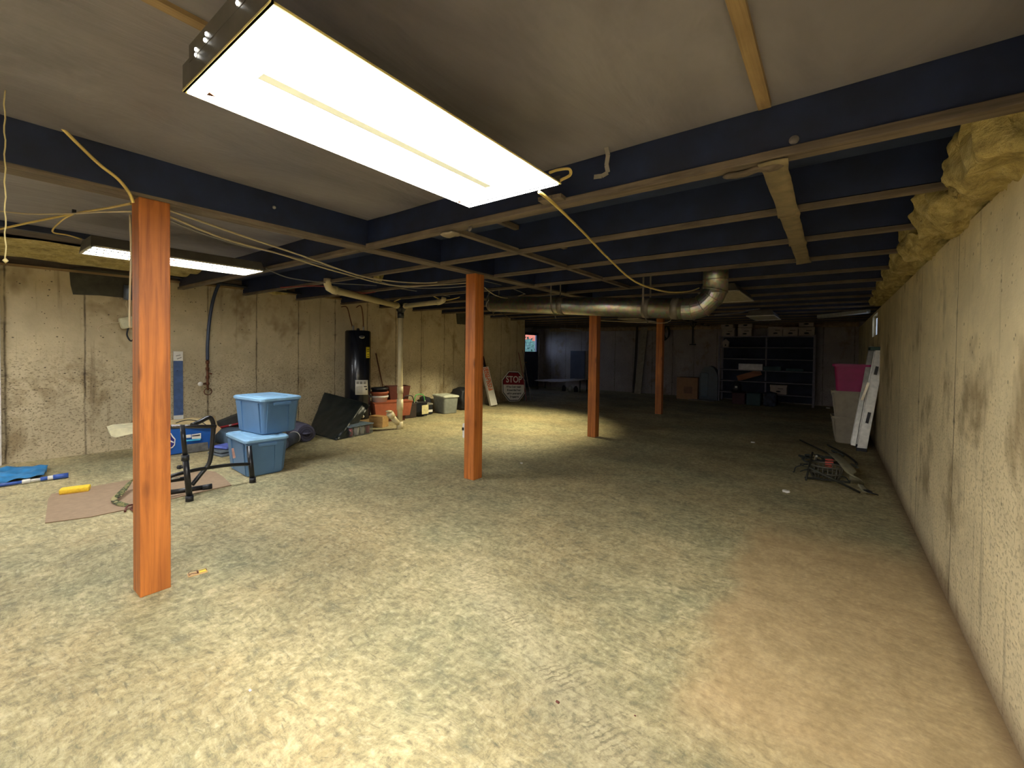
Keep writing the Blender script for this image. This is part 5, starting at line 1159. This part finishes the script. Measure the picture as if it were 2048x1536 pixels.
ribbon([W0(1665, 905, .25), W0(1685, 922, .27), W0(1700, 940, .24), W0(1712, 958, .16), W0(1716, 966, .08)], .10, pm('olive_tan_web', (128, 122, 96), .9, var=.2, scale=20), 'camouflage_sleeve', J)
ribbon([W0(1712, 962, .10), W0(1722, 972, .06), W0(1734, 986, .03)], .06, pm('olive_tan_web', (128, 122, 96), .9), 'tan_strap', J)
ribbon([W0(1730, 978, .05), W0(1742, 984, .05), W0(1752, 988, .03)], .05, M_BLACKP, 'black_buckle', J)
b = B(); q = W0(1659, 924, .17)
for k in range(5): b.bar(q+Vector((-.04, 0, .05-.028*k)), q+Vector((.035, .01, .055-.028*k)), .012, .016)
b.build('red_lettering', pm('faded_red_print', (176, 70, 56), .6, var=.3), J)
b = B(); b.tube([W0(1627, 930, .02), W0(1633, 912, .22)], .012, 6); b.build('pale_tube', M_ALU, J)

# ------------------------------------------------------------ small things on the floor
ctr = W0(395, 1147); J = thing('mouse_trap', 'small wooden mouse trap with a yellow pedal on the floor right of the nearest post', 'mouse trap', ctr, R(80))
m4 = WM[J.name]
b = B(); b.box((0, 0, .004), (.098, .047, .007), None, .001); b.b.transform(m4); b.build('wooden_base', m_wood('trap_wood', (214, 178, 122), (170, 128, 80), 'X', knots=False), J)
b = B(); b.box((.026, 0, .010), (.036, .034, .004), None, .001); b.b.transform(m4); b.build('yellow_pedal', pm('yellow_pedal', (236, 208, 70), .5), J)
b = B(); b.tube([(-.005, -.02, .011), (-.03, -.02, .018), (-.043, -.02, .012), (-.043, .02, .012), (-.03, .02, .018), (-.005, .02, .011)], .0016, 6); b.tube([(0, -.02, .011), (0, .02, .011)], .004, 8); b.b.transform(m4); b.build('spring_bar', M_RUST, J)
b = B(); b.tube([(.0, .006, .012), (.045, .004, .014)], .0013, 5); b.tube([(.044, -.015, .0125), (.044, .012, .0125)], .002, 5); b.b.transform(m4); b.build('catch_wire', M_BROWNP, J)
for (x, y, s_, m_, l_, c__) in ((1115, 1405, .010, M_BROWNP, 'tiny dark crumb near the middle of the foreground floor', 'crumb'), (1270, 1432, .005, M_BROWNP, 'tiny dark speck to the right of the foreground crumb', 'crumb'),
        (1043, 927, .02, M_PAPER, 'tiny pale scrap on the floor right of the second post', 'scrap'), (1506, 886, .035, M_PAPER, 'small pale scrap on the dim floor in front of the ladder side', 'scrap'), (1572, 985, .04, M_PAPER, 'pale sliver on the floor left of the tangled gear', 'scrap'), (1656, 817, .05, M_WHITE, 'small pale object on the floor at the right of the shelving', 'scrap'),
        (500, 1382, .008, M_WHITE, 'tiny white pebble on the left of the foreground floor', 'pebble')):
    q = W0(x, y); b = B(); b.lump(q+Vector((0, 0, s_*.3)), (s_*1.6, s_, s_*.5), s_*.2, 40, 2, x); tag(b.build('floor_'[:0]+('paper_scrap' if m_ in (M_PAPER, M_WHITE) else 'dirt_crumb'), m_), l_, c__)
